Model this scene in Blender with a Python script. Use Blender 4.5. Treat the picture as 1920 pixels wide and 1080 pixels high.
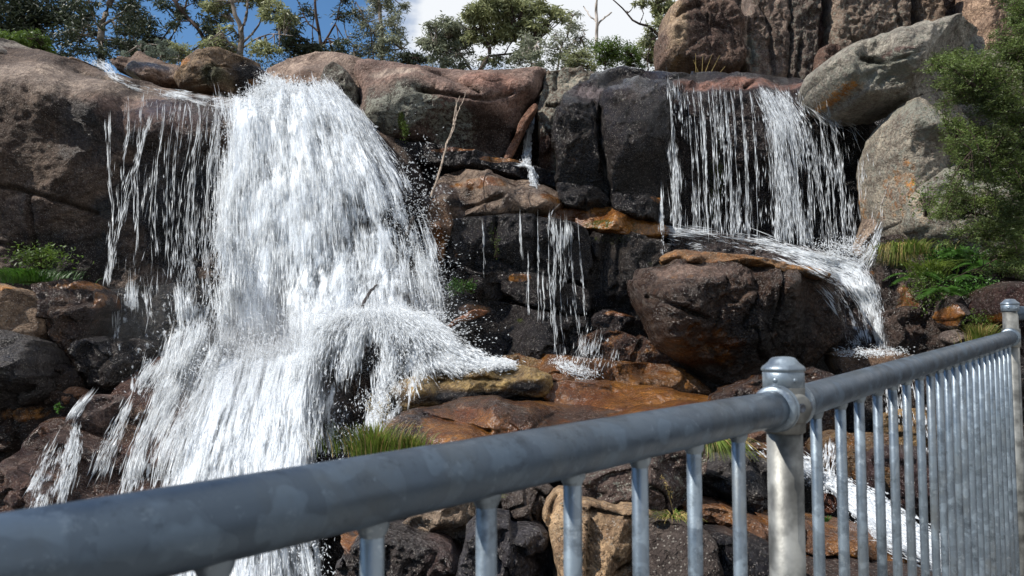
import bpy, math, random
import numpy as np
from math import radians, sin, cos, pi
from mathutils import Vector, Matrix

for _o in list(bpy.data.objects):
    bpy.data.objects.remove(_o)
SC = bpy.context.scene
C = SC.collection

# ------------------------------------------------------------------ camera
EYE = np.array([0.0, 0.0, 1.6])
PITCH = radians(3.73)
F = 1500.0
cam_d = bpy.data.cameras.new('camera'); cam = bpy.data.objects.new('camera', cam_d); C.objects.link(cam)
cam.location = EYE; cam.rotation_euler = (pi / 2 + PITCH, 0, 0)
cam_d.sensor_width = 36.0; cam_d.lens = 36.0 * F / 1920.0
cam_d.clip_start = 0.05; cam_d.clip_end = 2000
cam_d.dof.use_dof = True; cam_d.dof.focus_distance = 9.0; cam_d.dof.aperture_fstop = 16.0
SC.camera = cam

# ------------------------------------------------------------------ world: sky with broken cloud
TOSUN = np.array([-0.72, -0.26, 0.78]); TOSUN /= np.linalg.norm(TOSUN)
W = bpy.data.worlds.new('World'); SC.world = W; W.use_nodes = True
nt = W.node_tree; nt.nodes.clear()
def N(tree, kind, **kw):
    n = tree.nodes.new(kind)
    for k, v in kw.items():
        if k.startswith('i_'):
            n.inputs[int(k[2:])].default_value = v
        else:
            setattr(n, k, v)
    return n
def L(tree, a, ao, b, bi):
    tree.links.new(a.outputs[ao], b.inputs[bi])
sky = N(nt, 'ShaderNodeTexSky', sky_type='NISHITA', sun_disc=False)
sky.sun_elevation = math.asin(TOSUN[2]); sky.sun_rotation = math.atan2(TOSUN[0], TOSUN[1])
sky.air_density = 1.0; sky.dust_density = 0.3; sky.ozone_density = 2.5
bg1 = N(nt, 'ShaderNodeBackground'); bg1.inputs[1].default_value = 0.10
sat = N(nt, 'ShaderNodeHueSaturation'); sat.inputs['Saturation'].default_value = 1.2
L(nt, sky, 0, sat, 'Color'); L(nt, sat, 0, bg1, 0)
bg2 = N(nt, 'ShaderNodeBackground'); bg2.inputs[0].default_value = (0.93, 0.96, 1.0, 1); bg2.inputs[1].default_value = 0.74
tc = N(nt, 'ShaderNodeTexCoord')
mp = N(nt, 'ShaderNodeMapping'); mp.inputs['Scale'].default_value = (1.0, 1.0, 1.7)
L(nt, tc, 'Generated', mp, 0)
cn = N(nt, 'ShaderNodeTexNoise'); cn.inputs['Scale'].default_value = 2.6; cn.inputs['Detail'].default_value = 7; cn.inputs['Roughness'].default_value = 0.55
L(nt, mp, 0, cn, 'Vector')
dp = N(nt, 'ShaderNodeVectorMath', operation='DOT_PRODUCT'); dp.inputs[1].default_value = (0.62, 0.0, -0.15)
L(nt, tc, 'Generated', dp, 0)
ad = N(nt, 'ShaderNodeMath', operation='ADD'); L(nt, cn, 0, ad, 0); L(nt, dp, 'Value', ad, 1)
cr = N(nt, 'ShaderNodeMapRange'); cr.interpolation_type = 'SMOOTHSTEP'
cr.inputs[1].default_value = 0.40; cr.inputs[2].default_value = 0.50
L(nt, ad, 0, cr, 0)
ms = N(nt, 'ShaderNodeMixShader'); L(nt, cr, 0, ms, 0); L(nt, bg1, 0, ms, 1); L(nt, bg2, 0, ms, 2)
wo = N(nt, 'ShaderNodeOutputWorld'); L(nt, ms, 0, wo, 0)

# ------------------------------------------------------------------ sun
sd = bpy.data.lights.new('sun', 'SUN'); sd.energy = 5.0; sd.angle = radians(0.5); sd.color = (1.0, 0.955, 0.88)
so = bpy.data.objects.new('sun', sd); C.objects.link(so)
so.rotation_euler = Vector(TOSUN).to_track_quat('Z', 'Y').to_euler(); so.location = (-8, -6, 30)

SC.view_settings.view_transform = 'Standard'; SC.view_settings.look = 'None'
SC.view_settings.exposure = 0.42; SC.view_settings.gamma = 1.0; SC.view_settings.use_curve_mapping = False
SC.render.engine = 'CYCLES'
SC.cycles.use_denoising = True
SC.cycles.max_bounces = 5; SC.cycles.diffuse_bounces = 2; SC.cycles.glossy_bounces = 2
SC.cycles.transmission_bounces = 2; SC.cycles.transparent_max_bounces = 32
SC.cycles.sample_clamp_indirect = 3.0; SC.cycles.sample_clamp_direct = 6.0
SC.cycles.caustics_reflective = False; SC.cycles.caustics_refractive = False

# ------------------------------------------------------------------ helpers
RNG = np.random.default_rng(7)
def rays(px, py):
    x = (np.asarray(px, float) - 960) / F; y = (540 - np.asarray(py, float)) / F
    c, s = cos(PITCH), sin(PITCH)
    return np.stack([x, c - s * y, s + c * y], -1)      # local (x, y up, -z fwd) pitched up
def at(px, py, Y):
    d = rays(px, py); Y = np.asarray(Y, float)
    return EYE + d * (Y / d[..., 1])[..., None]
def tag(o, label=None, cat=None, group=None, kind=None):
    if label: o['label'] = label
    if cat: o['category'] = cat
    if group: o['group'] = group
    if kind: o['kind'] = kind
    return o
def mesh(name, V, faces, mat=None, parent=None, smooth=True, attrs=None, uv=None):
    """faces: list of int arrays (k, n)"""
    me = bpy.data.meshes.new(name)
    V = np.asarray(V, np.float32)
    if not isinstance(faces, (list, tuple)): faces = [faces]
    faces = [np.asarray(f, np.int32) for f in faces if len(f)]
    me.vertices.add(len(V)); me.vertices.foreach_set('co', V.ravel())
    nl = sum(f.size for f in faces); npol = sum(len(f) for f in faces)
    me.loops.add(nl); me.polygons.add(npol)
    me.loops.foreach_set('vertex_index', np.concatenate([f.ravel() for f in faces]))
    st, o_ = [], 0
    for f in faces:
        st.append(o_ + np.arange(len(f)) * f.shape[1]); o_ += f.size
    me.polygons.foreach_set('loop_start', np.concatenate(st).astype(np.int32))
    me.polygons.foreach_set('use_smooth', np.full(npol, smooth))
    me.update(calc_edges=True)
    if attrs:
        for k, a in attrs.items():
            a = np.asarray(a, np.float32)
            if a.ndim == 1:
                t = me.attributes.new(k, 'FLOAT', 'POINT'); t.data.foreach_set('value', a)
            else:
                t = me.attributes.new(k, 'FLOAT_COLOR', 'POINT'); t.data.foreach_set('color', a.ravel())
    if mat: me.materials.append(mat)
    ob = bpy.data.objects.new(name, me); C.objects.link(ob)
    if parent: ob.parent = parent
    return ob
def empty(name, loc=(0, 0, 0)):
    o = bpy.data.objects.new(name, None); C.objects.link(o); o.location = loc; o.empty_display_size = 0.1
    return o
def meshw(name, V, faces, mat, root, **kw):
    """child mesh given in world coordinates under an unrotated root"""
    o = mesh(name, np.asarray(V) - np.array(root.location), faces, mat, root, **kw); return o

# numpy gradient noise ------------------------------------------------
_G = np.random.default_rng(3).normal(size=(4096, 3)); _G /= np.linalg.norm(_G, axis=1)[:, None]
_P = np.random.default_rng(4).permutation(4096)
def _h(i, j, k):
    return _P[(_P[(_P[i & 4095] + j) & 4095] + k) & 4095]
def noise(p):
    p = np.asarray(p, float); i = np.floor(p).astype(np.int64); f = p - i
    u = f * f * f * (f * (f * 6 - 15) + 10); r = np.zeros(len(p))
    for a in (0, 1):
        for b in (0, 1):
            for c in (0, 1):
                g = _G[_h(i[:, 0] + a, i[:, 1] + b, i[:, 2] + c)]
                w = (u[:, 0] if a else 1 - u[:, 0]) * (u[:, 1] if b else 1 - u[:, 1]) * (u[:, 2] if c else 1 - u[:, 2])
                r += w * ((f - (a, b, c)) * g).sum(1)
    return r * 1.6
def fbm(p, o=4, lac=2.07, g=0.5, ridge=False):
    r = 0; a = 1; p = np.asarray(p, float)
    for k in range(o):
        n = noise(p); r = r + a * ((0.5 - np.abs(n)) if ridge else n)
        p = p * lac + 11.3; a *= g
    return r
def worley_facets(p, tilt=0.9):
    """every cell a tilted plane: fractured, faceted relief; also distance to the cell border"""
    p = np.asarray(p, float); i = np.floor(p).astype(np.int64)
    best = np.full(len(p), 9e9); sec = best.copy(); val = np.zeros(len(p))
    for a in (-1, 0, 1):
        for b in (-1, 0, 1):
            for c in (-1, 0, 1):
                k = _h(i[:, 0] + a, i[:, 1] + b, i[:, 2] + c)
                ctr = i + (a, b, c) + 0.5 + 0.42 * _G[k]
                d = p - ctr; D = (d * d).sum(1)
                v = (_G[(k + 77) & 4095] * d).sum(1) * tilt + _G[(k + 5) & 4095][:, 0] * 0.5
                m = D < best
                sec = np.where(m, best, np.minimum(sec, D)); val = np.where(m, v, val); best = np.where(m, D, best)
    return val, np.sqrt(sec) - np.sqrt(best)
def segdist(P, A, B):
    """min distance of points P (n,2) to segments A->B (m,2)"""
    out = np.full(len(P), 9e9)
    for a, b in zip(A, B):
        ab = b - a; t = np.clip(((P - a) @ ab) / max(ab @ ab, 1e-12), 0, 1)
        d = P - a - t[:, None] * ab
        out = np.minimum(out, d[:, 0] ** 2 + d[:, 1] ** 2)
    return np.sqrt(out)
def smooth(x, a, b):
    t = np.clip((x - a) / (b - a), 0, 1); return t * t * (3 - 2 * t)
def resample(P, n, closed=False):
    P = np.asarray(P, float)
    if closed: P = np.vstack([P, P[:1]])
    d = np.r_[0, np.cumsum(np.linalg.norm(np.diff(P[:, :2], axis=0), axis=1))]
    t = np.linspace(0, d[-1], n + (1 if closed else 0))
    if closed: t = t[:-1]
    return np.stack([np.interp(t, d, P[:, k]) for k in range(P.shape[1])], 1)
def chaikin(P, n=2, closed=True, q=0.25):
    P = np.asarray(P, float)
    for _ in range(n):
        Q = np.roll(P, -1, 0) if closed else P[1:]
        A = P if closed else P[:-1]
        R = np.empty((2 * len(A), P.shape[1])); R[0::2] = A * (1 - q) + Q * q; R[1::2] = A * q + Q * (1 - q)
        P = R if closed else np.vstack([P[:1], R, P[-1:]])
    return P
# ------------------------------------------------------------------ materials
def new_mat(name):
    m = bpy.data.materials.new(name); m.use_nodes = True; m.node_tree.nodes.clear(); return m, m.node_tree
def mixc(t, fac, a, b, blend='MIX'):
    n = N(t, 'ShaderNodeMix', data_type='RGBA', blend_type=blend)
    for src, idx in ((fac, 0), (a, 6), (b, 7)):
        if isinstance(src, tuple) and hasattr(src[0], 'outputs'): t.links.new(src[0].outputs[src[1]], n.inputs[idx])
        elif idx == 0: n.inputs[0].default_value = src
        else: n.inputs[idx].default_value = tuple(src) + ((1,) if len(src) == 3 else ())
    return (n, 2)
def math_(t, op, a, b=None, clamp=False):
    n = N(t, 'ShaderNodeMath', operation=op, use_clamp=clamp)
    for s, i in ((a, 0), (b, 1)):
        if s is None: continue
        if isinstance(s, tuple): t.links.new(s[0].outputs[s[1]], n.inputs[i])
        else: n.inputs[i].default_value = s
    return (n, 0)
def ramp(t, src, a, b, lo=0.0, hi=1.0):
    n = N(t, 'ShaderNodeMapRange'); n.interpolation_type = 'SMOOTHSTEP'
    t.links.new(src[0].outputs[src[1]], n.inputs[0])
    for i, v in enumerate((a, b, lo, hi)): n.inputs[i + 1].default_value = v
    return (n, 0)
def tnoise(t, vec, scale, detail=4, rough=0.6):
    n = N(t, 'ShaderNodeTexNoise'); n.inputs['Scale'].default_value = scale
    n.inputs['Detail'].default_value = detail; n.inputs['Roughness'].default_value = rough
    t.links.new(vec[0].outputs[vec[1]], n.inputs['Vector']); return (n, 0)
def lk(t, a, n, i): t.links.new(a[0].outputs[a[1]], n.inputs[i])

def rock_material():
    m, t = new_mat('weathered_granite')
    tc = N(t, 'ShaderNodeTexCoord'); P = (tc, 3)
    at1 = N(t, 'ShaderNodeAttribute', attribute_name='base'); at2 = N(t, 'ShaderNodeAttribute', attribute_name='masks')
    sp = N(t, 'ShaderNodeSeparateColor'); lk(t, (at2, 0), sp, 0)
    wet, lich, rust = (sp, 0), (sp, 1), (sp, 2); moss = (at2, 3)
    nb = tnoise(t, P, 1.7, 3, 0.6); nm = tnoise(t, P, 6, 5, 0.7); nf = tnoise(t, P, 21, 4, 0.85)
    nl = tnoise(t, P, 13, 5, 0.8)
    # vertical water staining: noise stretched along z
    mp = N(t, 'ShaderNodeMapping'); mp.inputs['Scale'].default_value = (5, 5, 0.7); lk(t, P, mp, 0)
    ns = tnoise(t, (mp, 0), 1.0, 3, 0.6)
    col = mixc(t, ramp(t, nb, 0.3, 0.7), mixc(t, 1.0, (at1, 0), (0.62, 0.60, 0.60), 'MULTIPLY'), mixc(t, 1.0, (at1, 0), (1.38, 1.34, 1.28), 'MULTIPLY'))
    col = mixc(t, ramp(t, nm, 0.44, 0.60, 0, 0.8), col, mixc(t, 1.0, (at1, 0), (0.48, 0.43, 0.42), 'MULTIPLY'))
    col = mixc(t, ramp(t, ns, 0.52, 0.66, 0, 0.5), col, mixc(t, 1.0, (at1, 0), (0.36, 0.33, 0.33), 'MULTIPLY'))
    # rust / iron stain
    rf = ramp(t, math_(t, 'ADD', rust, math_(t, 'MULTIPLY', math_(t, 'SUBTRACT', nm, 0.5), 1.3)), 0.22, 0.62)
    rc = mixc(t, ramp(t, nb, 0.35, 0.7), (0.22, 0.075, 0.015), (0.62, 0.28, 0.045))
    rc = mixc(t, ramp(t, nl, 0.35, 0.62, 0, 0.45), rc, (0.14, 0.065, 0.03))
    col = mixc(t, math_(t, 'MULTIPLY', rf, 0.9), col, rc)
    # lichen
    lf = ramp(t, math_(t, 'ADD', lich, math_(t, 'MULTIPLY', math_(t, 'SUBTRACT', nl, 0.5), 3.4)), 0.40, 0.66)
    lc = mixc(t, ramp(t, nf, 0.35, 0.65), (0.13, 0.13, 0.105), (0.42, 0.42, 0.345))
    col = mixc(t, lf, col, lc)
    mf = ramp(t, math_(t, 'ADD', moss, math_(t, 'MULTIPLY', math_(t, 'SUBTRACT', nl, 0.5), 1.8)), 0.45, 0.7)
    col = mixc(t, mf, col, mixc(t, ramp(t, nf, 0.3, 0.7), (0.03, 0.045, 0.01), (0.13, 0.17, 0.025)))
    # grain and pits
    col = mixc(t, ramp(t, nf, 0.42, 0.60, 0.0, 0.75), col, mixc(t, 1.0, col, (0.38, 0.36, 0.36), 'MULTIPLY'))
    vo = N(t, 'ShaderNodeTexVoronoi'); vo.inputs['Scale'].default_value = 34; lk(t, P, vo, 'Vector')
    spk = ramp(t, (vo, 0), 0.15, 0.3, 1, 0)
    col = mixc(t, math_(t, 'MULTIPLY', spk, 0.35), col, (0.5, 0.46, 0.40))
    wetn = ramp(t, math_(t, 'ADD', wet, math_(t, 'MULTIPLY', math_(t, 'SUBTRACT', nm, 0.5), 0.7)), 0.25, 0.65)
    colw = mixc(t, 1.0, col, (0.50, 0.47, 0.47), 'MULTIPLY')
    col = mixc(t, wetn, col, colw)
    # bump: coarse weathering, grain, hairline cracks
    cv = N(t, 'ShaderNodeTexVoronoi'); cv.inputs['Scale'].default_value = 16
    wv = N(t, 'ShaderNodeVectorMath', operation='ADD'); ws = N(t, 'ShaderNodeVectorMath', operation='SCALE'); ws.inputs['Scale'].default_value = 0.25
    t.links.new(nm[0].outputs['Color'], ws.inputs[0]); lk(t, P, wv, 0); t.links.new(ws.outputs[0], wv.inputs[1]); t.links.new(wv.outputs[0], cv.inputs['Vector'])
    crk = (cv, 0)
    h = math_(t, 'ADD', math_(t, 'MULTIPLY', nm, 0.07), math_(t, 'MULTIPLY', nf, 0.035))
    h = math_(t, 'ADD', h, math_(t, 'MULTIPLY', crk, 0.045))
    h = math_(t, 'ADD', h, math_(t, 'MULTIPLY', nl, 0.012))
    bp = N(t, 'ShaderNodeBump'); bp.inputs['Strength'].default_value = 0.85; bp.inputs['Distance'].default_value = 1.0
    lk(t, math_(t, 'SUBTRACT', 0.85, math_(t, 'MULTIPLY', rf, 0.55)), bp, 'Strength')
    lk(t, h, bp, 'Height')
    b = N(t, 'ShaderNodeBsdfPrincipled'); lk(t, col, b, 'Base Color'); lk(t, (bp, 0), b, 'Normal')
    rgh = N(t, 'ShaderNodeMapRange'); lk(t, wetn, rgh, 0); rgh.inputs[3].default_value = 0.85; rgh.inputs[4].default_value = 0.13
    lk(t, (rgh, 0), b, 'Roughness')
    sl = N(t, 'ShaderNodeMapRange'); lk(t, wetn, sl, 0); sl.inputs[3].default_value = 0.25; sl.inputs[4].default_value = 0.5
    lk(t, (sl, 0), b, 'Specular IOR Level')
    o = N(t, 'ShaderNodeOutputMaterial'); lk(t, (b, 0), o, 0)
    return m
ROCK = rock_material()

def plain(name, col, rough=0.6, spec=0.3, var=0.35, scale=8, metal=0.0, bump=0.0, transl=0.0, col2=None):
    m, t = new_mat(name)
    tc = N(t, 'ShaderNodeTexCoord'); n1 = tnoise(t, (tc, 3), scale, 4, 0.6)
    c2 = col2 or tuple(c * (1 - var) for c in col)
    cc = mixc(t, ramp(t, n1, 0.32, 0.68), c2, tuple(min(1, c * (1 + var * 0.5)) for c in col))
    b = N(t, 'ShaderNodeBsdfPrincipled'); lk(t, cc, b, 'Base Color')
    b.inputs['Roughness'].default_value = rough; b.inputs['Specular IOR Level'].default_value = spec; b.inputs['Metallic'].default_value = metal
    if bump:
        bp = N(t, 'ShaderNodeBump'); bp.inputs['Strength'].default_value = 0.6; bp.inputs['Distance'].default_value = bump
        lk(t, tnoise(t, (tc, 3), scale * 5, 4, 0.6), bp, 'Height'); lk(t, (bp, 0), b, 'Normal')
    out = (b, 0)
    if transl:
        tr = N(t, 'ShaderNodeBsdfTranslucent'); lk(t, cc, tr, 0)
        mx = N(t, 'ShaderNodeMixShader'); mx.inputs[0].default_value = transl; lk(t, out, mx, 1); lk(t, (tr, 0), mx, 2); out = (mx, 0)
    o = N(t, 'ShaderNodeOutputMaterial'); lk(t, out, o, 0); return m
BARK_GREY = plain('grey_gum_bark', (0.20, 0.17, 0.145), 0.85, 0.1, 0.6, 3, bump=0.01)
BARK_DARK = plain('dark_bark', (0.07, 0.05, 0.042), 0.9, 0.1, 0.5, 3, bump=0.01)
BARK_PALE = plain('pale_gum_bark', (0.42, 0.37, 0.33), 0.8, 0.1, 0.4, 3, bump=0.01)
LEAF_OLIVE = plain('olive_gum_leaf', (0.31, 0.33, 0.16), 0.5, 0.4, 0.5, 1.5, transl=0.3)
LEAF_GREY = plain('grey_green_gum_leaf', (0.26, 0.28, 0.19), 0.5, 0.4, 0.5, 1.5, transl=0.3)
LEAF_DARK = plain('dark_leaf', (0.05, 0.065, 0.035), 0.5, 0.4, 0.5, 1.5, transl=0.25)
LEAF_BRIGHT = plain('bright_shrub_leaf', (0.10, 0.16, 0.025), 0.5, 0.4, 0.5, 3, transl=0.35)
LEAF_TEA = plain('tea_tree_leaf', (0.12, 0.17, 0.04), 0.5, 0.4, 0.6, 3, transl=0.35)
LEAF_SILVER = plain('silver_leaf', (0.22, 0.26, 0.20), 0.6, 0.3, 0.4, 3, transl=0.3)
GRASS = plain('green_grass_blade', (0.15, 0.21, 0.035), 0.5, 0.3, 0.5, 12, transl=0.4)
GRASS_DRY = plain('straw_grass_blade', (0.36, 0.27, 0.10), 0.6, 0.3, 0.4, 12, transl=0.3)
FERN = plain('fern_frond_green', (0.06, 0.15, 0.02), 0.45, 0.4, 0.5, 9, transl=0.4)
DEADWOOD = plain('weathered_dead_wood', (0.30, 0.24, 0.19), 0.8, 0.15, 0.5, 10, bump=0.004)
DEADWET = plain('wet_dark_wood', (0.06, 0.05, 0.045), 0.35, 0.5, 0.5, 10, bump=0.004)

def water_mat(name, alpha, rough=0.25, col=(0.89, 0.93, 0.97)):
    m, t = new_mat(name)
    b = N(t, 'ShaderNodeBsdfPrincipled'); b.inputs['Base Color'].default_value = col + (1,)
    ge = N(t, 'ShaderNodeNewGeometry'); va = N(t, 'ShaderNodeVectorMath', operation='SCALE'); va.inputs['Scale'].default_value = 0.28; t.links.new(ge.outputs['Normal'], va.inputs[0])
    vb = N(t, 'ShaderNodeVectorMath', operation='ADD'); vb.inputs[1].default_value = (-0.35, -0.55, 0.55); lk(t, (va, 0), vb, 0)
    vn = N(t, 'ShaderNodeVectorMath', operation='NORMALIZE'); lk(t, (vb, 0), vn, 0); lk(t, (vn, 0), b, 'Normal')
    b.inputs['Roughness'].default_value = rough; b.inputs['Specular IOR Level'].default_value = 0.2
    tr = N(t, 'ShaderNodeBsdfTranslucent'); tr.inputs[0].default_value = col + (1,)
    m1 = N(t, 'ShaderNodeMixShader'); m1.inputs[0].default_value = 0.40; lk(t, (b, 0), m1, 1); lk(t, (tr, 0), m1, 2)
    tp = N(t, 'ShaderNodeBsdfTransparent')
    m2 = N(t, 'ShaderNodeMixShader'); lw = N(t, 'ShaderNodeLayerWeight'); lw.inputs[0].default_value = 0.5; al = math_(t, 'MULTIPLY', ramp(t, (lw, 1), 0.15, 0.95, 1, 0.05), alpha); lk(t, al, m2, 0); lk(t, (tp, 0), m2, 1); lk(t, (m1, 0), m2, 2)
    o = N(t, 'ShaderNodeOutputMaterial'); lk(t, (m2, 0), o, 0); return m
WATER = water_mat('foaming_falling_water', 0.55)
WATER_THIN = water_mat('thin_falling_water', 0.55)
SPRAY = water_mat('fine_spray', 0.40, 0.6)
def veil_mat(name, su, sv, lo, hi, amax, w2=1.1):
    """broken film of aerated water: flow coordinates (across, along) come with the mesh"""
    m, t = new_mat(name)
    a = N(t, 'ShaderNodeAttribute', attribute_name='flow')
    mp = N(t, 'ShaderNodeMapping'); mp.inputs['Scale'].default_value = (su, sv, 1); lk(t, (a, 1), mp, 0)
    n1 = tnoise(t, (mp, 0), 1.0, 6, 0.62)
    n2 = tnoise(t, (mp, 0), 0.16, 3, 0.6)
    dn = N(t, 'ShaderNodeAttribute', attribute_name='dens')
    s = math_(t, 'ADD', n1, math_(t, 'MULTIPLY', math_(t, 'SUBTRACT', n2, 0.5), w2))
    s = math_(t, 'ADD', s, math_(t, 'MULTIPLY', math_(t, 'SUBTRACT', (dn, 2), 0.5), 0.55))
    al = math_(t, 'MULTIPLY', ramp(t, s, lo, hi, 0, amax), ramp(t, (dn, 2), 0.0, 0.25))
    b = N(t, 'ShaderNodeBsdfPrincipled'); b.inputs['Base Color'].default_value = (0.88, 0.925, 0.97, 1); b.inputs['Roughness'].default_value = 0.3
    tr = N(t, 'ShaderNodeBsdfTranslucent'); tr.inputs[0].default_value = (0.88, 0.925, 0.97, 1)
    bp = N(t, 'ShaderNodeBump'); bp.inputs['Strength'].default_value = 0.7; bp.inputs['Distance'].default_value = 0.04
    lk(t, s, bp, 'Height'); lk(t, (bp, 0), b, 'Normal')
    m1 = N(t, 'ShaderNodeMixShader'); m1.inputs[0].default_value = 0.35; lk(t, (b, 0), m1, 1); lk(t, (tr, 0), m1, 2)
    tp = N(t, 'ShaderNodeBsdfTransparent')
    m2 = N(t, 'ShaderNodeMixShader'); lk(t, al, m2, 0); lk(t, (tp, 0), m2, 1); lk(t, (m1, 0), m2, 2)
    o = N(t, 'ShaderNodeOutputMaterial'); lk(t, (m2, 0), o, 0); return m
VEIL = veil_mat('aerated_water_film', 15, 2.2, 0.46, 0.70, 0.95)
VEIL_FINE = veil_mat('fine_thread_film', 30, 1.6, 0.47, 0.70, 0.8, 0.5)
VEIL_RUN = veil_mat('running_water_film', 20, 4.5, 0.51, 0.70, 0.85)

def steel(name='galvanised_steel', k=1.0, tint=(1, 1, 1)):
    m, t = new_mat(name)
    tc = N(t, 'ShaderNodeTexCoord'); P = (tc, 3)
    wn = tnoise(t, P, 26, 2, 0.5)
    vo = N(t, 'ShaderNodeTexVoronoi'); vo.inputs['Scale'].default_value = 40
    wv = N(t, 'ShaderNodeVectorMath', operation='ADD'); wnn = N(t, 'ShaderNodeTexNoise'); wnn.inputs['Scale'].default_value = 9; wnn.inputs['Detail'].default_value = 3
    sc = N(t, 'ShaderNodeVectorMath', operation='SCALE'); sc.inputs['Scale'].default_value = 0.12
    lk(t, P, wnn, 'Vector'); t.links.new(wnn.outputs['Color'], sc.inputs[0]); lk(t, P, wv, 0); t.links.new(sc.outputs[0], wv.inputs[1]); t.links.new(wv.outputs[0], vo.inputs['Vector'])
    bw = N(t, 'ShaderNodeRGBToBW'); t.links.new(vo.outputs['Color'], bw.inputs[0])
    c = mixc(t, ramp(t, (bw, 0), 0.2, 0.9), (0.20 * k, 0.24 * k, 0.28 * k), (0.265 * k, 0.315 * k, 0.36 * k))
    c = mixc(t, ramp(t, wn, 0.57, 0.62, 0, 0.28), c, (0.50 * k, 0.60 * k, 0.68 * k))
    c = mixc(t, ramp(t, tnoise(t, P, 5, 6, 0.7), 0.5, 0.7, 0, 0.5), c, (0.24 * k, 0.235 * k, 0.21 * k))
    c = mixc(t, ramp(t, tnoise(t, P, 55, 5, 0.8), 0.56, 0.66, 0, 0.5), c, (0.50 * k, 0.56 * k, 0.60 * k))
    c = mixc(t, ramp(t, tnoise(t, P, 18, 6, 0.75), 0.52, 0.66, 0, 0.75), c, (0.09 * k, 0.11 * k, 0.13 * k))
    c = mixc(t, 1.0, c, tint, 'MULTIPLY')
    b = N(t, 'ShaderNodeBsdfPrincipled'); lk(t, c, b, 'Base Color'); b.inputs['Metallic'].default_value = 0.65
    r = ramp(t, wn, 0.3, 0.7, 0.32, 0.50); lk(t, r, b, 'Roughness')
    bp = N(t, 'ShaderNodeBump'); bp.inputs['Strength'].default_value = 0.35; bp.inputs['Distance'].default_value = 0.0015
    lk(t, tnoise(t, P, 60, 6, 0.75), bp, 'Height'); lk(t, (bp, 0), b, 'Normal')
    o = N(t, 'ShaderNodeOutputMaterial'); lk(t, (b, 0), o, 0); return m
STEEL = steel(k=0.8); STEEL_RAIL = steel('shade_toned_rail_steel', 0.38, (0.86, 0.98, 1.12))  # rail copy is darker and bluer: its shaded side is in the colour
STEEL_DULL = plain('dull_weathered_steel', (0.22, 0.22, 0.205), 0.5, 0.4, 0.7, 14, metal=0.45, bump=0.001)
BOLT = plain('dark_bolt_steel', (0.10, 0.11, 0.13), 0.4, 0.5, 0.3, 30, metal=0.7)
CONC = plain('walkway_concrete', (0.30, 0.28, 0.25), 0.9, 0.2, 0.3, 6, bump=0.003)
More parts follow.
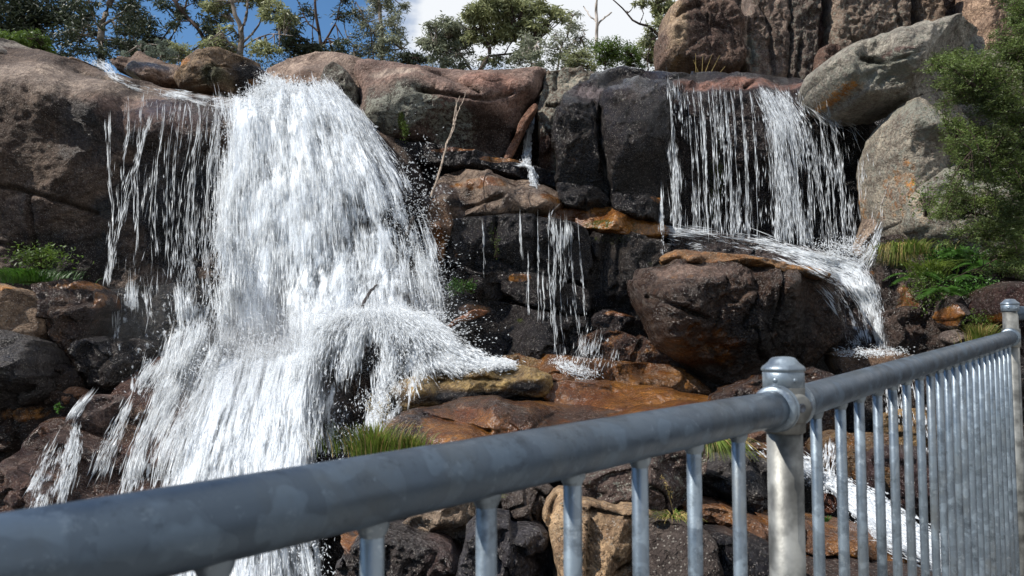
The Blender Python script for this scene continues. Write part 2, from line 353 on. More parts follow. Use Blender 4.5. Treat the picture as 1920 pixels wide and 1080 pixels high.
# ------------------------------------------------------------------ rock builder
NROCK = 0; NTRI = [0]
def rock(label, pts, Y, Tf=0.5, Tb=0.8, R=None, ctrl=None, base=(0.2, 0.14, 0.1), wet=0.0, lichen=0.0, rust=0.0, moss=0.0,
         paint=(), cracks=(), lump=0.10, facet=0.05, fs=1.6, strata=0.0, fine=0.012, ctr=None, cell=4.5, q=0.2, cuts=7, name='boulder', cat='boulder', group=None, kind=None):
    """a closed boulder: outline in the plane at distance Y, bulging Tf towards and Tb away from the falls' front"""
    global NROCK; NROCK += 1; sd = NROCK * 7.31
    P = np.asarray(pts, float)
    P = chaikin(P, 1, True, q)
    per = np.linalg.norm(np.roll(P, -1, 0) - P, axis=1).sum()
    n = int(np.clip(per / cell, 24, 520))
    P = resample(P, n, True)
    cpx = np.array(ctr, float) if ctr is not None else P.mean(0)
    O3 = at(P[:, 0], P[:, 1], Y); O = O3[:, [0, 2]]; cc = at(cpx[0], cpx[1], Y)[[0, 2]]
    px = Y / F                                   # metres per photo pixel here
    # uneven silhouette
    q3 = np.stack([O[:, 0], np.full(n, sd), O[:, 1]], 1)
    dirv = (O - cc); rad = np.linalg.norm(dirv, axis=1)
    vq, _b = worley_facets(q3 * 2.6)
    O = cc + dirv * (1 + ((fbm(q3 * 2.2, 4) * 0.04 + vq * 0.05 + 0.015) / np.maximum(rad, 0.2)))[:, None]
    mr = rad.mean(); size = math.sqrt(mr * rad.min() + 1e-6)
    nr = int(np.clip(rad.max() / px / cell * 0.9, 7, 90))
    u = np.linspace(1, 0, nr + 1)[:-1]; tt = u ** 0.85
    X = cc[0] + tt[:, None] * (O[None, :, 0] - cc[0]); Z = cc[1] + tt[:, None] * (O[None, :, 1] - cc[1])
    Q = np.stack([X.ravel(), Z.ravel()], 1); Q = np.vstack([Q, cc[None]])
    step = max(1, n // 140); Oc = O[::step]
    d = segdist(Q, Oc, np.roll(Oc, -1, 0)); d[:n] = 0
    R = (R if R else 0.25 * size) * (1 + 0.35 * fbm(q3.mean(0)[None] + np.stack([Q[:, 0], 0 * Q[:, 0], Q[:, 1]], 1) * 1.3, 2))
    prof = np.clip(1 - (1 - np.clip(d / R, 0, 1)) ** 2.6, 0, 1) ** 0.56
    off = -Tf * prof
    rg = np.random.default_rng(NROCK)
    for k in range(cuts):                       # broken flat faces
        a_ = rg.uniform(0, 6.28); dq = (Q - cc) @ np.array([cos(a_), sin(a_)]) / mr
        off = np.maximum(off, Tf * (-rg.uniform(1.0, 1.35) + rg.uniform(0.5, 1.5) * dq) * (1 if k < 5 else 0.9)) * 1.0
    off = np.minimum(off, 0.12 * Tf * (1 - prof) + 0.0 - 0.25 * Tf * prof)
    p3 = np.stack([Q[:, 0], np.full(len(Q), sd) + off * 0.7, Q[:, 1]], 1)
    edge = 0.35 + 0.65 * smooth(d, 0, R * 0.5)
    disp = lump * fbm(p3 * 1.1, 3)
    if facet:
        facet *= 1.5
        v, bd = worley_facets(p3 * fs + 0.25 * np.stack([fbm(p3 * 2, 2)] * 3, 1)); disp = disp + facet * v * smooth(bd, -0.02, 0.10) + facet * 0.5 * (1 - smooth(bd, 0.0, 0.10))
        v2, bd2 = worley_facets(p3 * fs * 3.1); disp = disp + facet * 0.28 * v2
    if strata:
        zz = (Q[:, 1] + 0.15 * fbm(p3 * 1.5, 2)) * 3.0; s_ = np.abs((zz % 1) - 0.5) * 2; disp = disp + strata * smooth(s_, 0.8, 1.0)
    v3, bd3 = worley_facets(p3 * fs * 7.3); disp = disp + facet * 0.10 * v3
    disp = disp + fine * fbm(p3 * 9, 4) * 1.8 + fine * 1.2 * fbm(p3 * 4.5, 3, ridge=True)
    crackd = np.full(len(Q), 9.0)
    for c in cracks:
        K = chaikin(np.array(c, float), 1, False); K = at(K[:, 0], K[:, 1], Y)[:, [0, 2]]
        cd = segdist(Q, K[:-1], K[1:]) + 0.012 * np.abs(fbm(p3 * 6, 2)); crackd = np.minimum(crackd, cd)
    if cracks: disp = disp + 0.15 * np.exp(-(crackd / (px * 4.0)) ** 2)
    off = off + disp * edge
    # front vertices then back vertices (mirrored, sharing the outline ring)
    jit = fbm(p3 * 5 + 40, 2) * 0.012 * edge
    Vf = np.stack([Q[:, 0] + jit, Y + off, Q[:, 1] + jit], 1)
    nrb = max(4, nr // 5); ub = np.linspace(1, 0, nrb + 1)[1:-1] ** 0.6
    Xb = cc[0] + ub[:, None] * (O[None, :, 0] - cc[0]); Zb = cc[1] + ub[:, None] * (O[None, :, 1] - cc[1])
    prb = np.sqrt(1 - ub ** 3)
    Vb = np.stack([Xb.ravel(), (Y + Tb * prb)[:, None].repeat(n, 1).ravel(), Zb.ravel()], 1)
    Vb[:, 1] += 0.06 * fbm(Vb * 2 + sd, 2)
    V = np.vstack([Vf, Vb, [[cc[0], Y + Tb, cc[1]]]])
    if ctrl:                                    # depth of the rock's front, surveyed point by point
        cp = np.array([list(at(c[0], c[1], Y)[[0, 2]]) + [c[2]] for c in ctrl])
        D = np.linalg.norm(V[:, None, [0, 2]] - cp[None, :, :2], axis=2)
        w = 1 / (D ** 2.6 + 0.004 * (size ** 2.6)); cv = (w * cp[None, :, 2]).sum(1) / w.sum(1)
        V = EYE + (V - EYE) * (1 + cv / Y)[:, None]
    nf = len(Vf); j = np.arange(n); j2 = (j + 1) % n
    quads = []
    for r in range(nr - 1):
        a = r * n; b = a + n
        quads.append(np.stack([a + j, a + j2, b + j2, b + j], 1))
    tri = [np.stack([(nr - 1) * n + j, (nr - 1) * n + j2, np.full(n, nf - 1)], 1)]
    rb = [0] + [nf + k * n for k in range(len(ub))]
    for k in range(len(rb) - 1):
        a, b = rb[k], rb[k + 1]
        quads.append(np.stack([a + j2, a + j, b + j, b + j2], 1))
    tri.append(np.stack([rb[-1] + j2, rb[-1] + j, np.full(n, len(V) - 1)], 1))
    # orientation: make normals point outwards (outline given clockwise in the picture or not)
    area = (O[:, 0] * np.roll(O[:, 1], -1) - np.roll(O[:, 0], -1) * O[:, 1]).sum()
    Qd = np.vstack(quads); Td = np.vstack(tri)
    if area < 0: Qd = Qd[:, ::-1]; Td = Td[:, ::-1]
    # surface attributes
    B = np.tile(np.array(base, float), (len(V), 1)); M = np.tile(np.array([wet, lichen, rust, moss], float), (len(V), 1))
    V2 = V[:, [0, 2]]
    wob = fbm(V * 1.8 + sd, 3)
    for pt in paint:
        what, a, b, rx, ry, val = pt[:6]
        c0 = at(a, b, Y)[[0, 2]]
        dd = np.sqrt(((V2[:, 0] - c0[0]) / (rx * px)) ** 2 + ((V2[:, 1] - c0[1]) / (ry * px)) ** 2) + wob * 0.35
        w = 1 - smooth(dd, 0.55, 1.15)
        if what == 'col': B += (np.array(val) - B) * w[:, None]
        else:
            k = 'wet lichen rust moss'.split().index(what); M[:, k] += (val - M[:, k]) * w
    if cracks:
        w = np.zeros(len(V)); w[:nf] = np.exp(-(crackd / (px * 3)) ** 2) * 0.35; B *= (1 - w)[:, None]; 
    lum = B @ np.array([0.3, 0.59, 0.11]); B = B + (lum[:, None] * np.array([1.03, 1.0, 0.95]) - B) * 0.14
    B = np.clip(B, 0, 1); M = np.clip(M, 0, 1)
    loc = np.array([cc[0], Y, O[:, 1].min()])
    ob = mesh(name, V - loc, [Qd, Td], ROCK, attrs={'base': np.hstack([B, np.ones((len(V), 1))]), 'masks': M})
    ob.location = loc
    NTRI[0] += len(Qd) * 2 + len(Td)
    tag(ob, label, cat, group, kind)
    return ob
TAN = (0.30, 0.215, 0.15); BROWN = (0.17, 0.105, 0.07); DARK = (0.075, 0.062, 0.055); BLACK = (0.045, 0.042, 0.042)
REDB = (0.20, 0.115, 0.085); GREY = (0.25, 0.235, 0.20); SAND = (0.42, 0.28, 0.16); ORANGE = (0.30, 0.14, 0.05); PURP = (0.17, 0.115, 0.11)
# ------------------------------------------------------------------ ground: one sheet, gully floor, cliff step, rising hillside
def build_ground():
    xs = np.concatenate([np.linspace(-160, -14, 30), np.linspace(-13.5, 13.5, 110), np.linspace(14, 160, 30)])
    prof = np.array([(-40, -3.0), (-4, -4.4), (4, -4.3), (6.5, -3.6), (9.5, -2.0), (12.2, -0.4), (14.3, 1.2), (15.7, 3.0), (16.2, 5.2), (16.6, 6.3), (18, 7.0), (22, 8.4), (34, 12.6),
                     (60, 20), (120, 32), (260, 50), (700, 70)])
    t = np.linspace(0, len(prof) - 1, 170); ys = np.interp(t, range(len(prof)), prof[:, 0]); zs = np.interp(t, range(len(prof)), prof[:, 1])
    X, Yg = np.meshgrid(xs, ys); Z = np.tile(zs[:, None], (1, len(xs)))
    # right bank climbs beside the lookout
    Z = Z + smooth(X, 6.2, 10) * 2.4 * smooth(Yg, 3, 8) * (1 - smooth(Yg, 13.5, 16.5)) + smooth(-X, 8.2, 12) * 1.5 * (1 - smooth(Yg, 12, 15))
    P = np.stack([X.ravel(), Yg.ravel(), Z.ravel()], 1)
    P[:, 2] += 0.22 * fbm(P * 0.6, 4) * smooth(np.abs(P[:, 1]), 2, 8)
    v, bd = worley_facets(P * 0.9); P[:, 1] += 0.18 * v * (P[:, 1] < 17) * (P[:, 1] > 5)
    nx, ny = len(xs), len(ys); i, j = np.meshgrid(np.arange(nx - 1), np.arange(ny - 1)); k = (j * nx + i).ravel()
    top = smooth(P[:, 1], 16, 18)
    B = np.outer(1 - top, BLACK) + np.outer(top, (0.11, 0.09, 0.05)); M = np.stack([0.8 * (1 - top), 0 * top, 0.15 * (1 - top), 0.3 * top], 1)
    o = mesh('ground', P, np.stack([k, k + 1, k + 1 + nx, k + nx], 1), ROCK, attrs={'base': np.hstack([B, np.ones((len(P), 1))]), 'masks': M})
    tag(o, kind='structure')
build_ground()

# ------------------------------------------------------------------ rocks, far to near (outlines in photo pixels, distances in metres)
G_COL = 'upright granite columns above the right curtain'
K = dict(lump=0.10, facet=0.06, fs=1.1, fine=0.03, cuts=0)
rock('round-topped dark brown boulder at the left end of the granite columns', [(1228,140),(1230,85),(1240,45),(1258,15),(1285,2),(1315,2),(1350,16),(1372,48),(1380,100),(1382,160),(1300,165)], 19, 1.3, 1.5,
     base=(0.19,0.12,0.09), lichen=0.12, paint=[('col',1250,80,18,60,(0.42,0.30,0.19)),('col',1320,90,45,45,(0.09,0.055,0.045)),('lichen',1300,12,50,14,0.5)], cracks=[[(1245,75),(1262,55),(1290,48)]], **K)  # tan left side: sunlight from the left put into the colour
rock('small dark rounded boulder wedged behind the first granite column', [(1356,22),(1362,-12),(1402,-20),(1412,20),(1390,48),(1366,45)], 20, 0.6, 0.8, base=(0.12,0.10,0.09), **K)
rock('granite column with sunlit left edge painted pale and lichen spots', [(1372,45),(1398,32),(1404,0),(1402,-60),(1475,-60),(1472,60),(1476,170),(1392,170),(1380,120)], 18.6, 0.5, 1.4,
     base=(0.24,0.175,0.14), lichen=0.2, paint=[('col',1385,80,14,60,(0.33,0.25,0.2)),('lichen',1400,110,14,40,0.6)], cracks=[[(1392,55),(1396,100),(1402,160)],[(1400,10),(1430,40),(1440,160)]], group=G_COL, **K)  # pale strip paints the sunlit left edge
rock('tall dark granite column with a hollow near its foot', [(1468,-60),(1524,-60),(1528,20),(1526,100),(1518,175),(1470,175),(1474,60)], 18.5, 0.45, 1.4,
     base=(0.16,0.12,0.10), lichen=0.3, cracks=[[(1490,90),(1486,170)]], group=G_COL, **K)
rock('narrow dark granite pillar beside a black cleft', [(1518,-60),(1548,-60),(1547,50),(1538,110),(1530,170),(1522,170),(1526,60)], 18.8, 0.3, 1.2, base=(0.19,0.11,0.09), lichen=0.1, group=G_COL, **K)
rock('widest granite column, mottled brown, above the grey leaning boulder', [(1549,-60),(1688,-60),(1694,0),(1700,70),(1690,110),(1600,170),(1549,170),(1547,60)], 18.4, 0.55, 1.6,
     base=(0.25,0.185,0.14), lichen=0.3, cracks=[[(1560,85),(1600,95)],[(1660,20),(1680,90)]], group=G_COL, **K)
rock('squat reddish block at the foot of the widest column', [(1533,98),(1541,92),(1564,90),(1570,115),(1560,150),(1534,150)], 17.6, 0.3, 0.5, base=REDB, lichen=0.15, **K)
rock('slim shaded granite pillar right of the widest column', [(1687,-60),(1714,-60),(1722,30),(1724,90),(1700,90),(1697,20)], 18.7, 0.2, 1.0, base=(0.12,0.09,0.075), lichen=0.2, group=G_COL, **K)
rock('buff granite column tapering to the grey boulder', [(1704,-60),(1752,-60),(1758,0),(1770,90),(1722,90),(1716,30)], 18.3, 0.4, 1.2, base=(0.30,0.21,0.14), lichen=0.15, group=G_COL, **K)
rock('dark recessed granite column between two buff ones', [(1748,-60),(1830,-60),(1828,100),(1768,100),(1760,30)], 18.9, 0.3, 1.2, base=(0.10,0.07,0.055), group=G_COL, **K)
rock('pinkish tan granite column half hidden by the shrub', [(1822,-60),(1890,-60),(1894,50),(1872,90),(1850,110),(1826,108),(1820,50)], 17.8, 0.6, 1.2, base=(0.42,0.28,0.19), paint=[('lichen',1870,20,25,60,0.4)], group=G_COL, **K)
rock('tall grey-brown granite column behind the tea tree at the top right', [(1872,-60),(2040,-60),(2040,160),(1880,140),(1876,40)], 18.6, 0.5, 1.4, base=(0.24,0.18,0.14), lichen=0.25, group=G_COL, **K)
rock('pale tan block at the right edge beside the shrub', [(1893,75),(1925,60),(1960,80),(1960,150),(1915,160),(1895,120)], 16.5, 0.4, 0.8, base=(0.40,0.30,0.22), lichen=0.3, **K)

# ---- lip of the falls
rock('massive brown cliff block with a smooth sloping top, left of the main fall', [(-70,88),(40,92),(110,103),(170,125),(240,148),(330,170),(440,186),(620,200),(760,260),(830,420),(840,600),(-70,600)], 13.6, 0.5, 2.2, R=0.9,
     ctrl=[(-40,95,2.0),(60,100,1.9),(170,128,1.9),(300,165,1.6),(430,190,1.3),(560,200,1.2),(700,250,1.0),
           (-20,165,0.0),(60,180,0.0),(120,200,-0.1),(200,215,-0.1),(300,250,-0.1),(400,250,0.1),(520,250,0.2),(640,280,0.3),
           (0,300,0.1),(150,320,0.15),(300,320,0.6),(450,330,0.7),(600,350,0.7),(0,500,0.6),(150,500,0.7),(350,500,0.9),(550,520,0.8),(740,500,0.8)],
     base=(0.155,0.11,0.085), lump=0.10, facet=0.025, fs=0.8, wet=0.05, cuts=0, fine=0.016,
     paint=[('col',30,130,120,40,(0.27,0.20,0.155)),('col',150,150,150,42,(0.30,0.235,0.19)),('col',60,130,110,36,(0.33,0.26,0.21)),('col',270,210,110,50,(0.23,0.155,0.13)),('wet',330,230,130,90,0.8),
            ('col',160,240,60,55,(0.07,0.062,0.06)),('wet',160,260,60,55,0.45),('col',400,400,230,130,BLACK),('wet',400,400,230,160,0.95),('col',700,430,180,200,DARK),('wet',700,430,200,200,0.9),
            ('col',60,290,130,90,(0.13,0.09,0.066)),('col',110,480,160,60,(0.05,0.04,0.035)),('col',50,395,50,40,(0.16,0.12,0.1)),('moss',500,420,60,40,0.35),('moss',640,300,50,60,0.3)],  # darker face under a paler top: the cliff's light and shade in its colour
     cracks=[[(-20,355),(60,362),(140,385),(205,408)],[(-20,430),(40,470),(120,480)],[(85,375),(95,470)],[(160,146),(215,160),(245,166)]], ctr=(360,330), cell=5.2)
rock('light grey flat slab on top of the left cliff block', [(-60,92),(0,83),(35,86),(92,98),(88,108),(30,112),(-60,125)], 15.2, 0.5, 1.0, ctrl=[(30,86,0.8),(20,110,-0.4)], base=(0.30,0.27,0.235), lump=0.08, wet=0.0)
rock('small brown slab edging the water left of the lip', [(95,99),(140,112),(190,128),(180,134),(110,118)], 15.3, 0.3, 0.6, base=TAN, rust=0.2)
rock('low tan slab behind the left channel of water', [(208,116),(235,110),(282,112),(345,122),(346,150),(300,158),(250,142),(220,130)], 16.2, 0.6, 1.0, ctrl=[(280,113,0.5),(300,150,-0.3)],
     base=(0.30,0.21,0.16), facet=0.05, paint=[('col',270,136,60,12,BLACK),('wet',280,140,60,16,0.8)])
rock('rounded brown and black boulder parting the water at the lip', [(333,158),(338,132),(352,117),(385,109),(430,106),(460,113),(490,128),(510,150),(514,170),(506,188),(460,190),(400,182),(350,172)], 15.4, 0.9, 1.1,
     base=(0.25,0.17,0.10), wet=0.25, lump=0.2, facet=0.08, paint=[('col',480,155,42,40,BLACK),('wet',480,155,40,40,0.9),('col',425,165,35,20,(0.08,0.08,0.04)),('rust',360,130,25,15,0.5),('rust',480,160,12,6,0.9),('moss',450,150,20,12,0.3)])
rock('buff slab right of the rounded lip boulder, water in front', [(495,135),(530,122),(600,111),(660,113),(700,125),(702,170),(690,215),(640,195),(590,180),(550,175),(515,168)], 15.8, 0.6, 1.1,
     ctrl=[(600,112,0.7),(600,175,-0.4)], base=(0.38,0.28,0.22), lump=0.10, facet=0.03, cuts=1, paint=[('col',590,160,30,14,BROWN)])
rock('small dark lichened boulder split from the buff slab', [(604,122),(622,112),(648,128),(668,160),(676,200),(672,250),(650,235),(625,212),(605,192),(600,160)], 14.9, 0.5, 0.7,
     base=(0.10,0.085,0.07), lichen=0.35, wet=0.15, facet=0.08, paint=[('col',618,180,14,40,(0.30,0.28,0.27)),('lichen',660,190,16,40,0.55)])
rock('long lichen-spotted boulder with a pink sloping face in the centre of the lip', [(664,140),(672,116),(720,118),(790,128),(860,137),(940,135),(1023,132),(1018,165),(1008,190),(988,205),(968,250),(946,300),(905,296),(830,277),(740,262),(695,250),(672,232),(680,190)], 14.6, 0.6, 1.3, R=0.5,
     ctrl=[(700,118,1.0),(850,137,1.0),(1000,135,0.9),(780,190,-0.1),(900,200,-0.1),(980,190,0.3),(840,185,-0.1),(740,240,-0.1),(850,260,0.2),(930,290,0.3)],
     base=(0.27,0.175,0.14), facet=0.03, cuts=1, fine=0.008, lump=0.12,
     paint=[('lichen',745,215,75,50,0.70),('lichen',850,240,55,45,0.55),('col',750,210,80,60,(0.10,0.085,0.07)),('col',880,250,100,40,(0.11,0.075,0.06)),('col',930,265,60,40,(0.10,0.07,0.06)),('col',745,140,70,12,(0.40,0.31,0.25)),  # paler upper face, darker lower part: light and shade painted over the rock colour
            ('col',920,160,75,25,(0.34,0.185,0.14)),('moss',760,242,8,22,0.8),('lichen',800,150,40,8,0.3)],
     cracks=[[(790,130),(815,150),(860,165),(900,190)],[(790,185),(850,195),(905,205),(960,190)]])
rock('curved orange fin of rock beside the narrow spout', [(942,302),(950,278),(965,255),(972,232),(990,208),(1004,193),(1010,200),(1004,214),(990,232),(984,250),(968,280),(952,306)], 14.3, 0.25, 0.4, base=(0.40,0.20,0.12), lump=0.04, facet=0.02, fine=0.006)
rock('grey lichened rock right of the narrow spout', [(1024,134),(1045,127),(1100,129),(1120,134),(1112,160),(1060,205),(1044,230),(1044,345),(1012,330),(1008,250),(1014,190)], 14.4, 0.4, 1.2,
     base=(0.16,0.12,0.09), lichen=0.45, facet=0.09, ctrl=[(1060,130,0.6),(1030,250,0.1)], paint=[('col',1070,142,40,14,(0.45,0.40,0.32)),('col',1025,290,20,50,(0.10,0.05,0.035)),('lichen',1025,290,20,40,0.1)])
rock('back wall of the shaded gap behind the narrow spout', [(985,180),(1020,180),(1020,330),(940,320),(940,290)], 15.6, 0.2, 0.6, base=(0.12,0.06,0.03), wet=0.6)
rock('thin dark ledge running under the lichen-spotted boulder', [(690,245),(760,264),(860,284),(945,300),(1000,312),(1050,330),(1052,352),(1000,345),(900,325),(800,312),(720,285)], 14.4, 0.5, 1.2,
     base=(0.06,0.055,0.06), wet=0.6, facet=0.06, paint=[('rust',960,308,60,6,0.8),('rust',860,290,50,4,0.7)])
rock('black knobbly wet block with a sloping grey shoulder', [(1036,215),(1050,185),(1085,155),(1115,138),(1140,126),(1175,123),(1215,132),(1180,142),(1140,152),(1126,178),(1121,215),(1126,270),(1140,340),(1142,400),(1090,392),(1050,372),(1043,330),(1038,280)], 13.7, 0.6, 1.5, R=0.4,
     ctrl=[(1150,126,1.2),(1090,160,0.6),(1070,200,0.0),(1080,300,0.0),(1120,180,0.4),(1085,380,0.3)],
     base=(0.055,0.048,0.042), wet=0.85, facet=0.06, lump=0.10, fine=0.03, paint=[('col',1110,165,50,25,(0.16,0.13,0.14)),('wet',1110,165,50,22,0.35),('rust',1080,290,30,60,0.15)],
     cracks=[[(1112,200),(1118,260),(1130,340)]])
rock('black wet block with a smooth rounded shoulder, left of the right curtain', [(1124,215),(1128,178),(1145,156),(1180,146),(1240,150),(1262,160),(1256,240),(1252,340),(1250,410),(1190,395),(1150,385),(1138,330),(1124,260)], 13.6, 0.7, 1.5, R=0.45,
     ctrl=[(1200,148,0.5),(1180,180,0.0),(1230,200,0.25),(1240,330,0.35),(1170,300,0.0)],
     base=(0.052,0.044,0.038), wet=0.75, facet=0.03, lump=0.10, fine=0.014, paint=[('col',1180,170,50,20,(0.10,0.085,0.08))])
rock('squarish black wet block at the foot of the knobbly block', [(1042,340),(1080,348),(1130,356),(1148,380),(1140,400),(1090,394),(1050,382)], 13.3, 0.4, 0.9, base=BLACK, wet=0.9, facet=0.08, fine=0.02)
rock('low black wet block under the smooth black shoulder', [(1140,362),(1190,370),(1246,372),(1262,395),(1250,420),(1200,412),(1150,398)], 13.3, 0.45, 1.0, base=BLACK, wet=0.9, facet=0.07, fine=0.02, paint=[('rust',1230,376,20,8,0.5)])
rock('reddish flat-topped cliff block behind the right curtain of water', [(1125,140),(1180,130),(1300,135),(1420,143),(1512,152),(1560,180),(1640,225),(1660,330),(1660,480),(1540,500),(1400,480),(1245,450),(1240,300),(1242,190),(1200,160)], 14.3, 0.5, 2.0, R=0.7,
     ctrl=[(1200,132,1.3),(1320,137,1.3),(1450,147,1.3),(1540,160,1.2),(1260,172,0.1),(1340,174,0.0),(1430,184,-0.1),(1520,192,0.0),(1600,225,0.2),(1300,200,0.0),(1300,330,0.3),(1450,330,0.4),(1580,330,0.4),(1350,420,0.5),(1500,460,0.5)],
     base=(0.06,0.045,0.04), wet=0.75, facet=0.07, fs=1.3,
     paint=[('col',1370,152,170,20,(0.27,0.13,0.095)),('wet',1370,150,170,20,0.35),('col',1180,142,40,12,(0.16,0.12,0.11)),('moss',1345,330,14,110,0.62),('moss',1265,330,10,60,0.4),('col',1560,330,70,100,(0.02,0.018,0.018)),('rust',1640,250,20,60,0.3)],
     cracks=[[(1235,152),(1275,145),(1305,138)],[(1320,168),(1350,150),(1365,140)],[(1390,172),(1410,158)]], ctr=(1430,300))
rock('big grey-green lichened boulder leaning over the right curtain', [(1511,152),(1528,130),(1580,106),(1640,84),(1700,72),(1760,66),(1806,63),(1832,80),(1830,110),(1790,165),(1730,185),(1690,205),(1650,223),(1610,226),(1560,213),(1532,195),(1517,175)], 12.9, 1.2, 1.3,
     ctrl=[(1700,75,0.8),(1560,120,0.4),(1600,200,0.3),(1640,140,-0.2)], base=(0.36,0.335,0.28), lichen=0.36, cuts=1, lump=0.16, facet=0.04, fs=0.9, fine=0.02,
     paint=[('lichen',1600,170,60,26,0.75),('rust',1556,190,14,10,0.75),('col',1590,150,40,14,(0.12,0.12,0.10)),('lichen',1600,130,30,14,0.2),('col',1620,145,20,6,(0.22,0.15,0.13)),('col',1560,190,30,16,(0.36,0.27,0.17))], cracks=[[(1560,155),(1600,160),(1640,150)]])
rock('tall rounded grey boulder propping up the leaning one', [(1634,295),(1648,245),(1676,208),(1712,184),(1760,174),(1790,178),(1800,230),(1778,300),(1752,390),(1730,450),(1690,470),(1652,455),(1642,380)], 12.4, 1.0, 1.2,
     ctrl=[(1660,330,0.0),(1700,250,-0.3),(1750,320,0.5),(1740,240,0.2)], base=(0.34,0.30,0.235), lichen=0.32, cuts=1, lump=0.12, facet=0.03, fs=0.9, paint=[('lichen',1680,250,35,50,0.7),('lichen',1750,330,35,110,0.2),('col',1750,340,35,110,(0.14,0.11,0.09)),('rust',1650,370,12,60,0.4)])  # dark right-hand patch is the boulder's shaded side, painted in
rock('high grey boulder at the right edge almost hidden by the tea tree', [(1815,110),(1860,90),(1920,95),(2040,90),(2050,330),(1900,340),(1830,250)], 14.2, 0.7, 1.4, base=(0.25,0.22,0.18), lichen=0.3, facet=0.06, cuts=2)
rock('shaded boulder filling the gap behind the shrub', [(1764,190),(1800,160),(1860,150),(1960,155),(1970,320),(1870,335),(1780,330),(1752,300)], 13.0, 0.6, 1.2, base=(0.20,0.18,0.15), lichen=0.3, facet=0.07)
rock('broad grey boulder with a pale left edge, behind the shrub and above the ferns', [(1711,395),(1716,355),(1750,325),(1800,300),(1870,285),(1960,290),(1980,400),(1960,500),(1880,490),(1800,470),(1735,455),(1715,430)], 11.4, 0.8, 1.2,
     base=(0.26,0.23,0.18), lichen=0.45, facet=0.06, paint=[('col',1722,400,10,60,(0.42,0.34,0.24)),('lichen',1800,340,70,40,0.65)])
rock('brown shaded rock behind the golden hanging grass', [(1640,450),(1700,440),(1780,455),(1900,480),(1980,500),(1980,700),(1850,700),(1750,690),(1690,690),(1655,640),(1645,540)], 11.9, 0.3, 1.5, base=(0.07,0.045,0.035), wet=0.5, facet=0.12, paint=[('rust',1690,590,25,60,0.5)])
rock('pale smooth chute of rock at the right edge of the curtain', [(1648,355),(1656,375),(1650,420),(1646,470),(1632,490),(1606,478),(1618,450),(1635,410),(1642,375)], 12.7, 0.25, 0.5, base=(0.45,0.34,0.25), wet=0.4, lump=0.03, facet=0.02)
# ---- middle tier
rock('pale polished rock shelf in the middle of the falls', [(800,400),(798,380),(815,350),(838,325),(880,320),(940,330),(1000,345),(1045,360),(1066,384),(1030,402),(960,408),(880,410),(855,425),(830,430),(808,430)], 13.1, 0.5, 1.4, R=0.35,
     ctrl=[(860,325,1.2),(980,340,1.1),(1040,362,0.8),(830,380,0.1),(930,400,0.0),(1020,398,0.0),(880,360,0.5),(930,380,0.15)],
     base=(0.33,0.24,0.17), wet=0.5, lump=0.14, facet=0.02, cuts=1, fine=0.006, paint=[('rust',900,340,70,14,0.55),('rust',1030,375,30,14,0.5),('col',855,378,20,10,(0.05,0.045,0.045)),('col',830,350,30,20,(0.13,0.09,0.08))],
     cracks=[[(870,395),(900,388),(940,376)]])
rock('curved tan flank under the polished shelf, beside the main fall', [(797,395),(812,372),(838,385),(846,412),(842,440),(832,475),(830,498),(815,480),(802,440)], 12.8, 0.4, 1.0, base=(0.30,0.17,0.09), wet=0.45, lump=0.08, facet=0.02, fine=0.006, paint=[('rust',825,450,12,40,0.6)])
rock('orange wet ledge below the black blocks, moss on it', [(985,408),(1040,388),(1110,390),(1180,405),(1250,420),(1262,436),(1250,448),(1150,446),(1070,430)], 13.2, 0.5, 1.0, ctrl=[(1120,392,0.5),(1150,440,-0.1)],
     base=(0.26,0.11,0.05), wet=0.6, rust=0.7, facet=0.04, paint=[('moss',1120,425,30,12,0.6),('moss',1190,428,25,10,0.5)])
rock('upright black wet face under the polished shelf', [(846,412),(880,405),(1000,402),(1080,420),(1108,440),(1110,500),(1100,530),(1000,522),(930,515),(880,508),(842,494),(832,480),(840,440)], 12.9, 0.4, 1.6, R=0.25,
     base=BLACK, wet=0.8, facet=0.10, fs=1.0, lump=0.12, fine=0.022, paint=[('moss',922,440,8,30,0.6),('rust',860,480,20,12,0.3)], cracks=[[(1005,415),(1004,520)],[(905,480),(960,500)],[(930,410),(925,470)]])
rock('large dark mossy wet face behind the big foreground boulder', [(1098,436),(1180,442),(1256,448),(1270,520),(1250,620),(1180,620),(1120,600),(1096,560),(1100,500)], 13.0, 0.4, 1.6, R=0.3,
     base=(0.055,0.047,0.04), wet=0.75, facet=0.09, fs=1.0, fine=0.02, paint=[('moss',1150,450,60,14,0.45),('moss',1215,520,10,40,0.45)], cracks=[[(1160,450),(1150,560)]])
rock('dark wet block wedged below the upright face', [(868,505),(930,510),(960,515),(958,545),(930,570),(890,565),(860,540),(845,515)], 12.6, 0.35, 0.9, base=(0.06,0.05,0.045), wet=0.7, facet=0.09, paint=[('moss',870,530,20,12,0.6)])
rock('dark tilted block with a rusty top corner', [(942,525),(960,512),(1010,515),(1070,530),(1110,548),(1104,590),(1060,592),(1010,580),(965,568),(944,550)], 12.5, 0.4, 1.0, base=(0.055,0.048,0.045), wet=0.75, facet=0.06, paint=[('rust',975,522,22,8,0.8)])
rock('broad dark wet slope at the foot of the centre trickle', [(842,590),(880,562),(950,565),(1040,590),(1120,600),(1200,640),(1260,670),(1262,695),(1120,700),(1000,690),(930,680),(870,668),(838,630)], 12.0, 0.45, 1.6,
     ctrl=[(940,570,0.5),(1080,600,0.5),(1000,680,-0.4),(1180,690,-0.3)], base=(0.055,0.05,0.048), wet=0.8, facet=0.10, fs=1.2, fine=0.02, paint=[('rust',890,580,40,14,0.6),('col',880,585,40,14,(0.13,0.07,0.05)),('moss',975,600,8,5,0.7)],
     cracks=[[(960,640),(945,670)],[(1100,640),(1200,645)]])
